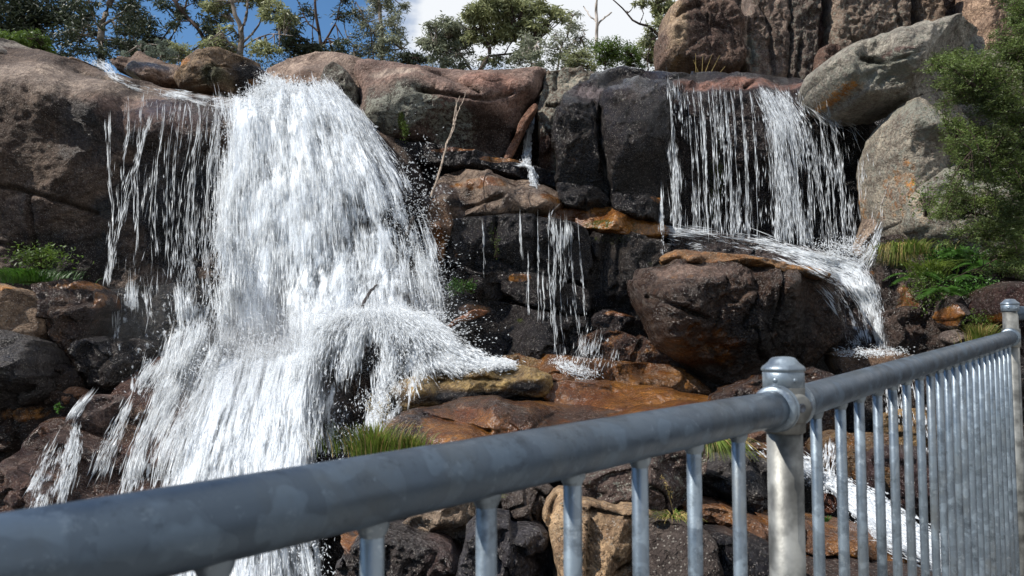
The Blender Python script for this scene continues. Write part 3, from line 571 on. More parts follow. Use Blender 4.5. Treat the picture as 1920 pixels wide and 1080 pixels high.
rock('bright orange wedge of rock on the dark wet slope', [(838,612),(862,594),(890,582),(916,582),(908,592),(880,600),(852,606),(842,616)], 11.75, 0.15, 0.4, base=(0.42,0.17,0.08), rust=0.4, lump=0.02, facet=0.02)
rock('angular dark block with a thin orange top, right of the centre trickle', [(1112,592),(1135,578),(1180,590),(1210,600),(1215,640),(1170,640),(1120,618)], 11.9, 0.3, 0.8, base=(0.07,0.055,0.05), wet=0.7, facet=0.06, paint=[('rust',1170,588,40,6,0.9)])
rock('low rusty ridge beside the angular dark block', [(1085,640),(1130,615),(1200,632),(1260,655),(1280,690),(1200,690),(1110,680)], 11.6, 0.35, 0.8, base=(0.10,0.06,0.045), wet=0.7, facet=0.06, rust=0.3)
# ---- slope right of the big boulder
rock('wet grey slope carrying the run of water below the right curtain', [(1250,425),(1300,428),(1400,446),(1500,462),(1600,485),(1660,520),(1668,600),(1668,665),(1600,680),(1500,640),(1350,540),(1250,480)], 12.9, 0.4, 1.6, R=0.3,
     ctrl=[(1260,430,0.3),(1400,450,0.2),(1560,490,-0.3),(1600,560,-0.8),(1640,650,-1.5),(1560,650,-1.3)], base=(0.13,0.10,0.09), wet=0.8, facet=0.05, paint=[('rust',1580,530,30,20,0.4),('col',1400,470,120,20,(0.16,0.13,0.12))])
rock('big dark brown boulder with a flat cracked top, right of centre', [(1182,530),(1190,504),(1236,498),(1250,484),(1330,486),(1430,498),(1534,508),(1566,516),(1576,560),(1590,615),(1570,650),(1520,690),(1440,718),(1370,728),(1318,708),(1275,680),(1228,650),(1206,600),(1186,560)], 10.6, 0.8, 1.6, R=0.30,
     ctrl=[(1300,490,0.7),(1450,502,0.6),(1220,505,0.4),(1300,530,0.0),(1450,540,0.0),(1540,560,0.4),(1250,560,-0.1),(1400,600,0.15),(1330,700,0.7),(1450,700,0.6)],
     base=(0.10,0.058,0.036), wet=0.55, rust=0.16, facet=0.09, fs=1.1, lump=0.12, fine=0.02, cuts=4, q=0.1,
     paint=[('col',1300,515,110,20,(0.17,0.11,0.085)),('wet',1300,515,100,16,0.3),('rust',1300,660,80,50,0.42),('col',1430,620,120,60,(0.04,0.03,0.028))], cracks=[[(1441,500),(1430,560),(1420,620)],[(1200,560),(1300,600)]])  # lighter top and near-black front paint the high sun's light and shade
rock('thin orange-brown cap slab on the big dark boulder', [(1236,486),(1246,474),(1275,466),(1340,474),(1420,486),(1500,496),(1548,506),(1560,516),(1545,524),(1500,518),(1440,506),(1380,502),(1300,492),(1255,492)], 10.5, 0.6, 1.0, R=0.16,
     ctrl=[(1300,468,0.5),(1450,488,0.4),(1300,490,-0.1),(1450,508,-0.1)], base=(0.27,0.155,0.075), wet=0.3, rust=0.35, facet=0.04, lump=0.05, paint=[('col',1520,512,30,8,(0.10,0.07,0.05))])
# ---- slabs in the middle foreground
rock('orange wet ledge where the centre trickle lands', [(935,668),(1000,662),(1080,668),(1180,680),(1262,684),(1310,708),(1345,738),(1300,748),(1200,735),(1100,722),(1030,712),(960,700)], 10.7, 0.45, 1.2, R=0.2,
     ctrl=[(1000,664,0.7),(1200,682,0.6),(1200,730,-0.2),(1050,715,-0.2)], base=(0.27,0.14,0.06), wet=0.6, rust=0.4, facet=0.05, paint=[('col',960,680,50,15,(0.36,0.26,0.10))])
rock('yellow-brown flat slab with a black wet front edge', [(728,742),(734,718),(760,704),(830,693),(930,684),(990,690),(1040,702),(1036,720),(1026,748),(960,744),(880,752),(800,768),(748,792),(734,770)], 9.6, 0.6, 1.2, R=0.18,
     ctrl=[(830,695,0.8),(950,686,0.8),(760,715,0.2),(800,728,-0.1),(950,722,-0.1),(1000,712,0.0),(850,755,0.2)], base=(0.46,0.31,0.10), wet=0.4, rust=0.1, facet=0.03, cuts=2, fine=0.02,
     paint=[('col',880,742,130,14,BLACK),('wet',880,742,130,16,0.95),('col',745,755,18,30,(0.08,0.07,0.05)),('col',990,725,40,12,BLACK),('wet',1000,725,40,14,1.0)], cracks=[[(800,714),(900,706),(940,712)]])
rock('rust-coloured slab right of the yellow-brown one', [(1022,752),(1036,722),(1064,712),(1120,712),(1200,722),(1290,735),(1345,748),(1352,775),(1280,790),(1150,790),(1050,780)], 9.4, 0.5, 1.1, R=0.2,
     ctrl=[(1150,716,0.7),(1150,780,-0.3)], base=(0.27,0.13,0.06), wet=0.65, rust=0.6, facet=0.035, cuts=3, fine=0.010)
rock('dark wet slab sloping towards the railing, orange in its middle', [(700,812),(728,785),(790,765),(870,754),(980,748),(1060,756),(1150,772),(1230,785),(1200,830),(1100,880),(900,900),(760,890),(705,850)], 8.3, 0.5, 1.2, R=0.3,
     ctrl=[(870,756,0.8),(1050,760,0.9),(720,820,0.1),(870,830,-0.2),(1050,830,-0.3),(950,780,0.3)], base=(0.15,0.085,0.05), wet=0.75, rust=0.32, lump=0.14, facet=0.03, cuts=2, fine=0.008,
     paint=[('rust',880,800,90,30,0.75),('col',770,790,50,25,(0.09,0.065,0.06)),('rust',1050,760,100,12,0.5)], cracks=[[(800,772),(850,785),(920,800)]])
rock('orange wet slab against the far side of the top rail', [(1120,790),(1200,765),(1300,755),(1390,760),(1420,800),(1350,880),(1200,880),(1130,840)], 7.9, 0.4, 1.0, base=(0.28,0.13,0.04), wet=0.7, rust=0.8, facet=0.03, cuts=2, fine=0.01)
# ---- under the main fall
rock('dome of rock the main fall lands on', [(556,720),(566,670),(590,625),(640,598),(700,588),(760,596),(810,620),(850,650),(900,680),(890,710),(820,720),(745,740),(735,800),(705,850),(640,880),(585,860),(560,790)], 10.9, 0.9, 1.5,
     ctrl=[(700,592,0.6),(640,640,0.0),(820,660,0.2),(640,800,-0.4)], base=(0.17,0.12,0.095), wet=0.85, facet=0.06, paint=[('col',600,770,60,20,(0.36,0.25,0.16)),('col',740,680,120,60,(0.08,0.07,0.07))])
rock('ledge of dark rock under the left trickles, green with moss', [(190,545),(240,535),(300,540),(360,530),(420,525),(470,540),(520,600),(500,680),(420,660),(330,665),(250,645),(200,620)], 12.0, 0.6, 1.2, base=(0.06,0.055,0.045), wet=0.85, moss=0.25, facet=0.10, paint=[('rust',210,560,20,10,0.4)])
rock('smaller wet boulder below the mossy ledge', [(200,660),(225,638),(262,632),(285,650),(288,690),(262,720),(215,728),(196,700)], 11.0, 0.5, 0.9, base=(0.08,0.07,0.06), wet=0.85, moss=0.15, facet=0.06)
rock('rounded wet hump in the cascade left of the main fall', [(300,680),(330,640),(370,618),(410,622),(440,655),(450,700),(420,730),(340,725)], 10.9, 0.6, 0.9, base=(0.08,0.075,0.07), wet=0.85, facet=0.06)
rock('reddish smooth slab the left cascade slides over', [(180,790),(200,740),(250,700),(290,672),(360,680),(440,700),(500,760),(520,860),(500,960),(380,960),(260,900),(200,850)], 10.2, 0.5, 1.4,
     ctrl=[(300,680,0.8),(400,700,0.6),(300,780,0.0),(400,850,-0.6),(260,880,-0.5)], base=(0.24,0.135,0.10), wet=0.6, facet=0.05, cracks=[[(215,750),(240,790),(300,800)]], paint=[('col',280,790,80,30,(0.30,0.19,0.12))])
rock('small orange-brown angular rock left of the cascade', [(112,745),(130,724),(158,735),(160,752),(135,765),(115,760)], 10.5, 0.2, 0.4, base=(0.33,0.16,0.08), wet=0.3)
rock('brown block with a black crack beside the left cascade', [(138,760),(165,742),(215,738),(240,760),(225,800),(190,830),(150,815),(138,790)], 10.2, 0.35, 0.8, base=(0.16,0.10,0.08), wet=0.5, facet=0.06)
rock('long brown slope at the lower left with white water down it', [(-60,900),(40,860),(70,800),(120,780),(160,815),(230,840),(300,900),(420,950),(520,1000),(520,1150),(-60,1150)], 9.2, 0.5, 1.6,
     ctrl=[(100,790,0.8),(250,860,0.6),(100,950,-0.3),(300,1000,-0.5)], base=(0.15,0.085,0.06), wet=0.6, facet=0.10, paint=[('rust',20,800,60,30,0.3)])
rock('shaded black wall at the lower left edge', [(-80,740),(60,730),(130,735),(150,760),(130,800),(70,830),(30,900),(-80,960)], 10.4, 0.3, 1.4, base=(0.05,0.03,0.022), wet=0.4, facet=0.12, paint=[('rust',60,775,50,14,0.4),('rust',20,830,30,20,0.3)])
rock('brown rounded boulder at the left edge below the green plants', [(-70,545),(0,536),(50,540),(82,560),(92,600),(90,640),(100,690),(60,700),(-70,690)], 11.0, 0.7, 1.2, base=(0.27,0.185,0.12), wet=0.15, lump=0.14, facet=0.05, paint=[('rust',20,540,40,8,0.5)])
rock('black boulder at the left edge in front of the brown one', [(-70,630),(0,618),(35,622),(70,645),(90,690),(92,740),(50,765),(-70,775)], 10.3, 0.7, 1.2, base=(0.06,0.052,0.05), wet=0.45, facet=0.10)
rock('orange-edged wet boulder between the brown boulder and the trickles', [(60,535),(120,530),(170,532),(200,550),(206,575),(185,605),(165,640),(165,690),(140,700),(110,650),(100,600),(80,560)], 11.4, 0.6, 1.0, base=(0.10,0.065,0.05), wet=0.65, rust=0.2, facet=0.07, paint=[('rust',160,536,50,10,0.9),('rust',195,565,12,18,0.8),('col',140,600,20,50,(0.16,0.10,0.06))])
rock('dark wet rock wedged between the mossy ledge and the brown block', [(150,640),(190,630),(235,660),(250,700),(240,750),(190,760),(150,740),(140,690)], 10.9, 0.4, 0.9, base=(0.055,0.045,0.04), wet=0.8, facet=0.09)
rock('shadowed rock in the gap left of the small orange-brown rock', [(60,690),(110,680),(150,700),(155,740),(120,770),(60,770)], 10.7, 0.3, 0.8, base=(0.06,0.04,0.03), wet=0.5, facet=0.09, rust=0.15)
rock('dark wet rock face behind the torrent, above the squarish tan block', [(480,900),(560,840),(660,850),(760,880),(860,900),(900,960),(800,1020),(640,1050),(480,1100)], 9.2, 0.4, 1.4, base=(0.07,0.055,0.05), wet=0.7, facet=0.10)
# ---- below the railing
rock('squarish tan block seen under the top rail', [(745,985),(780,955),(850,935),(885,935),(888,975),(870,1008),(840,1016),(790,1005)], 6.2, 0.25, 0.6, R=0.12, base=(0.30,0.22,0.15), facet=0.04, q=0.12)
rock('dark rugged rock at the bottom left of the balusters', [(636,1010),(690,985),(740,1000),(790,1008),(845,1020),(872,1050),(880,1160),(620,1160)], 5.8, 0.4, 1.0, base=(0.075,0.06,0.055), wet=0.5, facet=0.12, fine=0.03, fs=2.2, paint=[('rust',655,1010,20,20,0.6),('col',830,1040,40,40,(0.14,0.09,0.08))])
rock('blue-black coarse rock between two balusters', [(870,990),(900,975),(950,985),(1000,990),(1045,1005),(1052,1160),(860,1160)], 5.6, 0.4, 1.0, base=(0.07,0.065,0.075), wet=0.45, facet=0.12, fine=0.03, fs=2.2)
rock('small dark rocks jammed under the rail, left of the sandstone', [(930,960),(945,925),(1000,905),(1040,915),(1048,955),(1010,975),(960,985)], 6.3, 0.3, 0.6, base=(0.12,0.09,0.07), wet=0.5, facet=0.10, fs=2)
rock('bright tan sandstone boulder behind the balusters', [(1030,975),(1046,935),(1100,935),(1170,945),(1215,960),(1232,1010),(1225,1160),(1036,1160),(1030,1050)], 5.7, 0.45, 1.0, base=(0.48,0.32,0.17), facet=0.10, fs=1.7, fine=0.02, lump=0.10, cracks=[[(1060,940),(1120,950),(1200,962)],[(1120,1060),(1150,1040),(1190,1030)]], paint=[('col',1190,1060,20,40,(0.15,0.12,0.10))])
rock('grey rock with white lichen rings below the rail', [(1060,905),(1130,880),(1200,850),(1290,835),(1330,850),(1320,900),(1270,960),(1200,955),(1120,935),(1070,930)], 6.1, 0.4, 0.8, base=(0.13,0.09,0.075), lichen=0.28, facet=0.08, fs=1.8)
rock('dark rock low between the fourth and fifth balusters', [(1195,1000),(1240,965),(1300,975),(1340,1000),(1350,1160),(1215,1160)], 5.3, 0.35, 0.8, base=(0.09,0.07,0.06), facet=0.10, fs=2, wet=0.2)
rock('black rock left of the thick post', [(1320,880),(1370,850),(1430,850),(1480,880),(1480,960),(1420,985),(1350,985),(1310,940)], 6.6, 0.4, 0.9, base=(0.06,0.055,0.055), wet=0.4, facet=0.10, fs=2)
rock('long rust-brown slab crossing behind the thick post', [(1270,960),(1340,945),(1440,975),(1560,990),(1680,1010),(1740,1050),(1740,1085),(1600,1090),(1440,1060),(1300,1020)], 6.0, 0.4, 1.0, base=(0.19,0.085,0.035), wet=0.5, rust=0.4, facet=0.05, cracks=[[(1300,980),(1450,1010),(1600,1030)]])
rock('glossy black rock at the bottom beside the thick post', [(1330,1010),(1380,1000),(1450,1030),(1500,1060),(1500,1160),(1330,1160)], 5.2, 0.4, 0.8, base=(0.04,0.038,0.04), wet=0.8, facet=0.12, fs=2.2, fine=0.025)
rock('dark rock at the bottom edge right of the thick post', [(1500,1060),(1600,1068),(1720,1075),(1800,1100),(1800,1180),(1500,1180)], 5.3, 0.4, 0.8, base=(0.07,0.04,0.03), wet=0.4, facet=0.10, fs=2)
rock('dark wet ledge between the big boulder and the top rail', [(1350,735),(1440,715),(1540,690),(1580,720),(1560,800),(1480,850),(1380,850),(1340,790)], 8.6, 0.4, 1.2, base=(0.07,0.04,0.03), wet=0.6, rust=0.3, facet=0.10)
rock('brown flat ledge at the foot of the right-hand chute', [(1560,668),(1610,655),(1700,655),(1790,650),(1830,665),(1790,700),(1700,715),(1580,712)], 10.6, 0.4, 1.2, R=0.15, ctrl=[(1700,656,0.5),(1700,700,-0.2)], base=(0.20,0.12,0.07), wet=0.4, facet=0.04)
rock('mossy golden boulder behind the balusters right of the post', [(1535,850),(1545,825),(1580,815),(1650,812),(1705,835),(1710,880),(1690,920),(1620,915),(1560,905),(1540,880)], 7.6, 0.4, 0.8, base=(0.22,0.13,0.05), wet=0.5, rust=0.25, moss=0.3, facet=0.08)
rock('yellow-brown slab higher up behind the balusters', [(1640,805),(1660,780),(1720,770),(1790,780),(1800,830),(1740,850),(1670,835)], 8.4, 0.35, 0.8, base=(0.33,0.21,0.08), wet=0.4, facet=0.06)
rock('purple-brown wet boulder above the lower stream', [(1610,900),(1625,855),(1680,835),(1750,845),(1790,880),(1790,940),(1720,960),(1650,940)], 7.2, 0.4, 0.8, base=(0.13,0.08,0.075), wet=0.7, facet=0.09)
rock('small red-brown stone at the edge of the lower stream', [(1540,940),(1552,925),(1568,930),(1572,950),(1562,965),(1545,962)], 6.6, 0.1, 0.2, base=(0.30,0.11,0.05), wet=0.7, facet=0.03, fs=4)
rock('black wet bank on the far side of the lower stream', [(1700,700),(1800,690),(1900,680),(2000,700),(2000,1160),(1880,1160),(1840,1000),(1780,900),(1720,800)], 8.8, 0.5, 1.6, base=(0.08,0.06,0.05), wet=0.6, facet=0.14, lichen=0.1)
rock('dark grey rock at the lower right behind the closest-spaced balusters', [(1790,840),(1850,820),(1960,830),(1980,1160),(1850,1160),(1810,1000)], 6.8, 0.4, 1.0, base=(0.11,0.095,0.085), wet=0.4, facet=0.12)
rock('dark cleft rock between big boulder and golden boulder', [(1470,780),(1560,730),(1680,705),(1760,720),(1780,790),(1640,820),(1540,850),(1480,900),(1430,880)], 8.9, 0.3, 1.2, base=(0.04,0.03,0.028), wet=0.5, facet=0.12)
rock('brown stones under the rail, left of the thick post', [(1380,830),(1440,800),(1520,840),(1530,900),(1460,880),(1400,870)], 7.3, 0.25, 0.6, base=(0.20,0.10,0.06), wet=0.5, rust=0.3, facet=0.08)
rock('shiny red-brown rounded boulder left of the far post', [(1842,580),(1848,545),(1880,528),(1925,535),(1960,570),(1950,615),(1900,625),(1860,610)], 9.6, 0.6, 0.8, base=(0.13,0.07,0.055), wet=0.7, facet=0.05, paint=[('rust',1850,600,16,14,0.6)])
rock('small upright dark stone with an orange side, under the ferns', [(1776,600),(1782,562),(1800,552),(1816,565),(1818,605),(1805,625),(1782,622)], 10.0, 0.3, 0.5, base=(0.08,0.055,0.045), wet=0.5, facet=0.06, paint=[('rust',1778,595,8,25,0.9)])
rock('little grey-brown stone above the top rail near the far post', [(1768,636),(1776,622),(1795,618),(1806,630),(1802,645),(1780,648)], 9.4, 0.12, 0.25, base=(0.16,0.12,0.10), facet=0.03, fs=3)
rock('mossy brown bank below the ferns', [(1650,590),(1720,570),(1770,600),(1850,610),(1960,620),(1960,700),(1800,670),(1740,665),(1680,665)], 10.6, 0.4, 1.2, base=(0.09,0.055,0.04), wet=0.5, moss=0.15, facet=0.10)
# ------------------------------------------------------------------ water
bpy.context.view_layer.update()
from mathutils.bvhtree import BVHTree
_V, _F, _o = [], [], 0
for o_ in C.objects:
    if o_.type != 'MESH': continue
    me = o_.data; v = np.empty(len(me.vertices) * 3, np.float32); me.vertices.foreach_get('co', v)
    v = v.reshape(-1, 3) + np.array(o_.location); _V.append(v)
    vi = np.empty(len(me.loops), np.int32); me.loops.foreach_get('vertex_index', vi)
    ls = np.empty(len(me.polygons), np.int32); me.polygons.foreach_get('loop_start', ls)
    lt = np.empty(len(me.polygons), np.int32); me.polygons.foreach_get('loop_total', lt)
    for a_, n_ in zip(ls, lt): _F.append((vi[a_:a_ + n_] + _o).tolist())
    _o += len(v)
BVH = BVHTree.FromPolygons(np.vstack(_V).tolist(), _F)
_eye = Vector(EYE)
def rockY(px, py):
    """how far away the rock surface is along a line of sight"""
    d = Vector(rays(px, py)); h = BVH.ray_cast(_eye, d)
    return h[0].y if h[0] is not None else 99.0

class Flow:
    """a body of moving water: flow lines side by side, each a list of (px, py, distance, density)"""
    def __init__(self, guides, nu=28, nv=44, lift=0.06, cling=False):
        G = [resample(np.array(g, float), nv) for g in guides]
        G = np.stack(G)                                      # k, nv, 4
        s = np.linspace(0, 1, nu) * (len(G) - 1); i = np.minimum(s.astype(int), len(G) - 2) if len(G) > 1 else np.zeros(nu, int)
        f = (s - i)[:, None, None]
        self.g = G[i] * (1 - f) + G[np.minimum(i + 1, len(G) - 1)] * f
        for a in range(nu):
            for b in range(nv):
                ry = rockY(self.g[a, b, 0], self.g[a, b, 1]) - lift
                self.g[a, b, 2] = min(ry, self.g[a, b, 2]) if not cling else min(ry, self.g[a, b, 2] + 3)
        stp = 0.35 if cling else 0.14
        for b in range(nv - 2, -1, -1): self.g[:, b, 2] = np.minimum(self.g[:, b, 2], self.g[:, b + 1, 2] + stp)
        Yg = self.g[:, :, 2].copy()
        for _ in range(2):
            Yp = np.pad(Yg, 1, mode='edge'); av = (Yp[:-2, 1:-1] + Yp[2:, 1:-1] + Yp[1:-1, :-2] + Yp[1:-1, 2:]) / 4
            Yg = np.minimum(Yg, 0.5 * Yg + 0.5 * av)
        self.g[:, :, 2] = Yg
        self.P = at(self.g[:, :, 0], self.g[:, :, 1], self.g[:, :, 2]); self.nu, self.nv = nu, nv
        self.W = np.linalg.norm(self.P[-1, nv // 2] - self.P[0, nv // 2]); self.Lg = np.linalg.norm(np.diff(self.P[nu // 2], axis=0), axis=1).sum()
    def ev(self, s, t):
        a = np.clip(s, 0, 1) * (self.nu - 1); b = np.clip(t, 0, 1) * (self.nv - 1)
        i = np.minimum(a.astype(int), self.nu - 2); j = np.minimum(b.astype(int), self.nv - 2); fa = (a - i)[:, None]; fb = (b - j)[:, None]
        A = np.concatenate([self.P, self.g[:, :, 3:4]], 2)
        return (A[i, j] * (1 - fa) * (1 - fb) + A[i + 1, j] * fa * (1 - fb) + A[i, j + 1] * (1 - fa) * fb + A[i + 1, j + 1] * fa * fb)
def spindles(name, P, D, Ln, Wd, mat, root):
    """water drops drawn out along their path: five-point spindles"""
    n = len(P); D = D / (np.linalg.norm(D, axis=1)[:, None] + 1e-9)
    up = np.tile(np.array([0.0, 1.0, 0.0]), (n, 1)); A = np.cross(D, up); A /= (np.linalg.norm(A, axis=1)[:, None] + 1e-6); B = np.cross(D, A)
    ph = RNG.random(n) * 6.28
    V = np.empty((n, 5, 3)); V[:, 0] = P - D * (Ln * 0.62)[:, None]; V[:, 4] = P + D * (Ln * 0.38)[:, None]
    for k in range(3):
        a = ph + k * 2.0944; V[:, 1 + k] = P + (A * np.cos(a)[:, None] + B * np.sin(a)[:, None]) * Wd[:, None]
    b = (np.arange(n) * 5)[:, None]
    T = np.concatenate([b + np.array([[0, 1, 2]]), b + np.array([[0, 2, 3]]), b + np.array([[0, 3, 1]]), b + np.array([[4, 2, 1]]), b + np.array([[4, 3, 2]]), b + np.array([[4, 1, 3]])])
    NTRI[0] += len(T)
    o = meshw(name, V.reshape(-1, 3), T, mat, root); o['kind'] = 'stuff'; return o
def streaks(root, fl, n, ln=0.16, wd=0.011, depth=0.25, fsx=30, fty=5, thr=0.0, spread=0.06, mat=None, name='streaks', seed=0, out=1.0, xj=0.03, lf=1.1):
    m = int(n * 3.4); s = RNG.random(m); t = RNG.random(m)
    E = fl.ev(s, t)
    ns = fbm(np.stack([s * fl.W * fsx / 4, t * fl.Lg * fty / 4, np.full(m, seed + 0.5)], 1), 3) + lf * noise(np.stack([s * fl.W * 1.7, t * fl.Lg * 0.4, np.full(m, seed + 9.5)], 1))
    keep = (ns * 0.75 + (E[:, 3] - 0.62) * 1.0 + 0.12 * RNG.normal(size=m) > thr) & (RNG.random(m) < E[:, 3] * 1.8)
    if keep.sum() < 12: keep = E[:, 3] > 0.1; keep &= RNG.random(m) < 0.15
    s, t, E = s[keep], t[keep], E[keep]; k = len(s)
    E2 = fl.ev(s, t + 0.01); E1 = fl.ev(s, t - 0.01); D = E2[:, :3] - E1[:, :3]
    D += np.linalg.norm(D, axis=1)[:, None] * RNG.normal(size=(k, 3)) * spread
    P = E[:, :3] + np.stack([RNG.normal(size=k) * xj, -np.abs(RNG.normal(size=k)) * depth * out, RNG.normal(size=k) * 0.03], 1)
    lf_, wf_ = (0.6, 0.62) if spread >= 0.2 else (2.0, 0.64)
    L_ = lf_ * ln * np.exp(RNG.normal(size=k) * 0.5); w = wf_ * wd * np.exp(RNG.normal(size=k) * 0.5)
    return spindles(name, P, D, L_, w, mat or WATER, root)
def veil(root, fl, mat=None, lift=0.0, name='film', dm=1.0):
    a = np.linspace(0, 1, fl.nu * 3); b = np.linspace(0, 1, fl.nv * 2); S, T = np.meshgrid(a, b, indexing='ij')
    E = fl.ev(S.ravel(), T.ravel()); V = E[:, :3].copy()
    V[:, 1] -= lift + 0.05 * (0.6 + fbm(np.stack([S.ravel() * fl.W * 3, T.ravel() * fl.Lg * 0.8, np.full(len(V), lift * 9)], 1), 3))
    nu, nv = len(a), len(b); i, j = np.meshgrid(np.arange(nu - 1), np.arange(nv - 1), indexing='ij'); k = (i * nv + j).ravel()
    ed = np.minimum(S, 1 - S).ravel(); et = np.minimum(T, 1 - T).ravel()
    dn = E[:, 3] * dm * smooth(ed, 0, 0.10) * smooth(et, 0, 0.05)
    o = meshw(name, V, np.stack([k, k + 1, k + nv + 1, k + nv], 1), mat or VEIL, root,
              attrs={'flow': np.stack([S.ravel() * fl.W, T.ravel() * fl.Lg, np.zeros(len(V)) + lift, np.ones(len(V))], 1), 'dens': dn})
    return o
def lanes(root, L_, wpx=6, n=160, ln=0.22, wd=0.010, name='threads', mat=None, lift=0.05, core=True, bead=1.0):
    """separate threads of water: each lane is a wandering core with drops strung along it"""
    PP, DD, LL, WW = [], [], [], []; TV, TF, o_ = [], [], 0
    for li, ln_ in enumerate(L_):
        pts = chaikin(np.array([list(p) for p in ln_], float), 2, False)
        pts = resample(pts, 40); wob = fbm(np.stack([pts[:, 1] * 0.025, np.full(40, li * 3.7), np.zeros(40)], 1), 3) * 3.0 * wpx / 6
        pts[:, 0] += wob * np.linspace(0.2, 1, 40)
        Y = np.array([min(rockY(p[0], p[1]) - lift, p[2]) for p in pts])
        for b in range(38, -1, -1): Y[b] = min(Y[b], Y[b + 1] + 0.10)
        Y = np.minimum(Y, np.convolve(np.pad(Y, 2, mode='edge'), np.ones(5) / 5, 'valid'))
        W3 = at(pts[:, 0], pts[:, 1], Y)
        k = int(n * RNG.uniform(0.6, 1.3)); t = RNG.random(k) * 38.9; i = t.astype(int); f = (t - i)[:, None]
        q = W3[i] * (1 - f) + W3[i + 1] * f; d = W3[i + 1] - W3[i]
        g = fbm(np.stack([t * 0.45, np.full(k, li * 5.1), np.zeros(k)], 1), 2); ok = g + RNG.normal(size=k) * 0.2 > -0.25; q, d, i = q[ok], d[ok], i[ok]; k = len(q)
        q = q + np.stack([RNG.normal(size=k) * wpx * 0.0045 * (0.4 + i / 40 * 1.2), -np.abs(RNG.normal(size=k)) * 0.05, np.zeros(k)], 1)
        PP.append(q); DD.append(d); LL.append(ln * np.exp(RNG.normal(size=k) * 0.5)); WW.append(wd * np.exp(RNG.normal(size=k) * 0.4))
        if core:
            r = wd * 0.8 * np.clip(0.6 + 0.9 * fbm(np.stack([np.arange(40) * 0.5, np.full(40, li * 2.2), np.zeros(40)], 1), 3), 0.05, 2)
            a = np.arange(4) * pi / 2
            V = W3[:, None, :] + np.stack([np.cos(a), np.sin(a), 0 * a], 1)[None] * r[:, None, None]
            ii, jj = np.meshgrid(np.arange(39), np.arange(4), indexing='ij'); b = (o_ + ii * 4 + jj).ravel(); c = (o_ + ii * 4 + (jj + 1) % 4).ravel()
            TF.append(np.stack([b, b + 4, c + 4, c], 1)); TV.append(V.reshape(-1, 3)); o_ += 160
    spindles(name, np.vstack(PP), np.vstack(DD), np.concatenate(LL), np.concatenate(WW), mat or WATER_THIN, root)
    if core:
        o = meshw('thread_cores', np.vstack(TV), np.vstack(TF), WATER_THIN, root); o['kind'] = 'stuff'; NTRI[0] += len(np.vstack(TF)) * 2
def spray(root, px, py, Y, rx, ry, n, up=0.6, ln=0.03, wd=0.008, name='spray', mat=None, rz=0.5, fan=None):
    r = RNG.normal(size=(n, 3)); c = at(px, py, Y); k = Y / F
    P = c + np.stack([r[:, 0] * rx * k, r[:, 1] * rz, r[:, 2] * ry * k], 1)
    ang = RNG.uniform(0, 6.28, n); D = np.stack([np.cos(ang) * 0.8, RNG.normal(size=n) * 0.4, np.abs(np.sin(ang)) * up + 0.2], 1)
    if fan is not None: D = (P - at(fan[0], fan[1], Y)) + RNG.normal(size=(n, 3)) * 0.05
    return spindles(name, P, D, ln * np.exp(RNG.normal(size=n) * 0.5), wd * np.exp(RNG.normal(size=n) * 0.4), mat or SPRAY, root)
def fall(label, px, py, Y, name='waterfall'):
    e = empty(name, at(px, py, Y)); tag(e, label, 'waterfall'); return e

# --- main fall
w = fall('broad white main fall, thickest of the waterfalls, pouring over the lip left of centre', 540, 700, 12)
g = Flow([[(415,195,13.6,.35),(425,250,13.1,.45),(418,400,12.9,.50),(415,520,12.7,.50),(420,700,12.3,.55)],
          [(450,186,13.7,.8),(455,230,13.1,.95),(452,400,12.8,.95),(450,560,12.6,.9),(455,700,12.0,.9)],
          [(520,170,13.9,.9),(520,220,13.1,1.0),(528,360,12.7,.95),(520,540,12.4,.85),(520,700,11.8,.9)],
          [(575,168,14.2,.9),(590,215,13.1,1.0),(612,340,12.6,.95),(618,500,12.3,.75),(618,640,11.9,.7)],
          [(620,170,14.2,.9),(650,220,13.1,1.0),(690,330,12.6,.9),(715,470,12.3,.65),(715,600,11.9,.7)],
          [(640,180,14.0,.9),(680,232,13.1,.9),(740,340,12.6,.6),(775,470,12.3,.42),(795,600,12.0,.42)],
          [(648,190,14.0,.6),(700,245,13.1,.55),(772,340,12.6,.22),(818,470,12.3,.2),(845,600,12.0,.2)]], nu=40, nv=50)
veil(w, g, name='film'); veil(w, g, lift=0.22, name='film', dm=0.92); veil(w, g, lift=0.4, name='film', dm=0.6)
streaks(w, g, 13000, ln=0.15, wd=0.010, depth=0.22, fsx=26, fty=5, thr=0.02, seed=1)
streaks(w, g, 5760, ln=0.06, wd=0.009, depth=0.35, fsx=12, fty=8, thr=-0.2, spread=0.25, seed=2, name='drops')
gl = Flow([[(500,150,15.2,.5),(500,175,14.0,.9),(470,190,13.7,.9),(430,205,13.4,.6)],[(530,155,15.2,.7),(540,175,14.0,1.0),(520,195,13.5,1.0),(500,220,13.1,1.0)],
           [(580,170,15.0,.7),(590,180,14.0,1.0),(590,200,13.5,1.0),(590,225,13.1,1.0)],[(625,170,14.6,.7),(640,180,14.0,1.0),(655,205,13.5,1.0),(675,235,13.1,.9)]], nu=20, nv=20)
veil(w, gl, name='film', dm=1.1); streaks(w, gl, 3000, ln=0.09, wd=0.016, depth=0.25, spread=0.5, thr=-0.3, name='churning_crest', seed=4)
spray(w, 780, 420, 12.2, 26, 70, 1500, name='spray', rz=0.3, up=-0.8); spray(w, 810, 540, 12.0, 26, 40, 1500, name='spray', rz=0.3, up=-0.6)
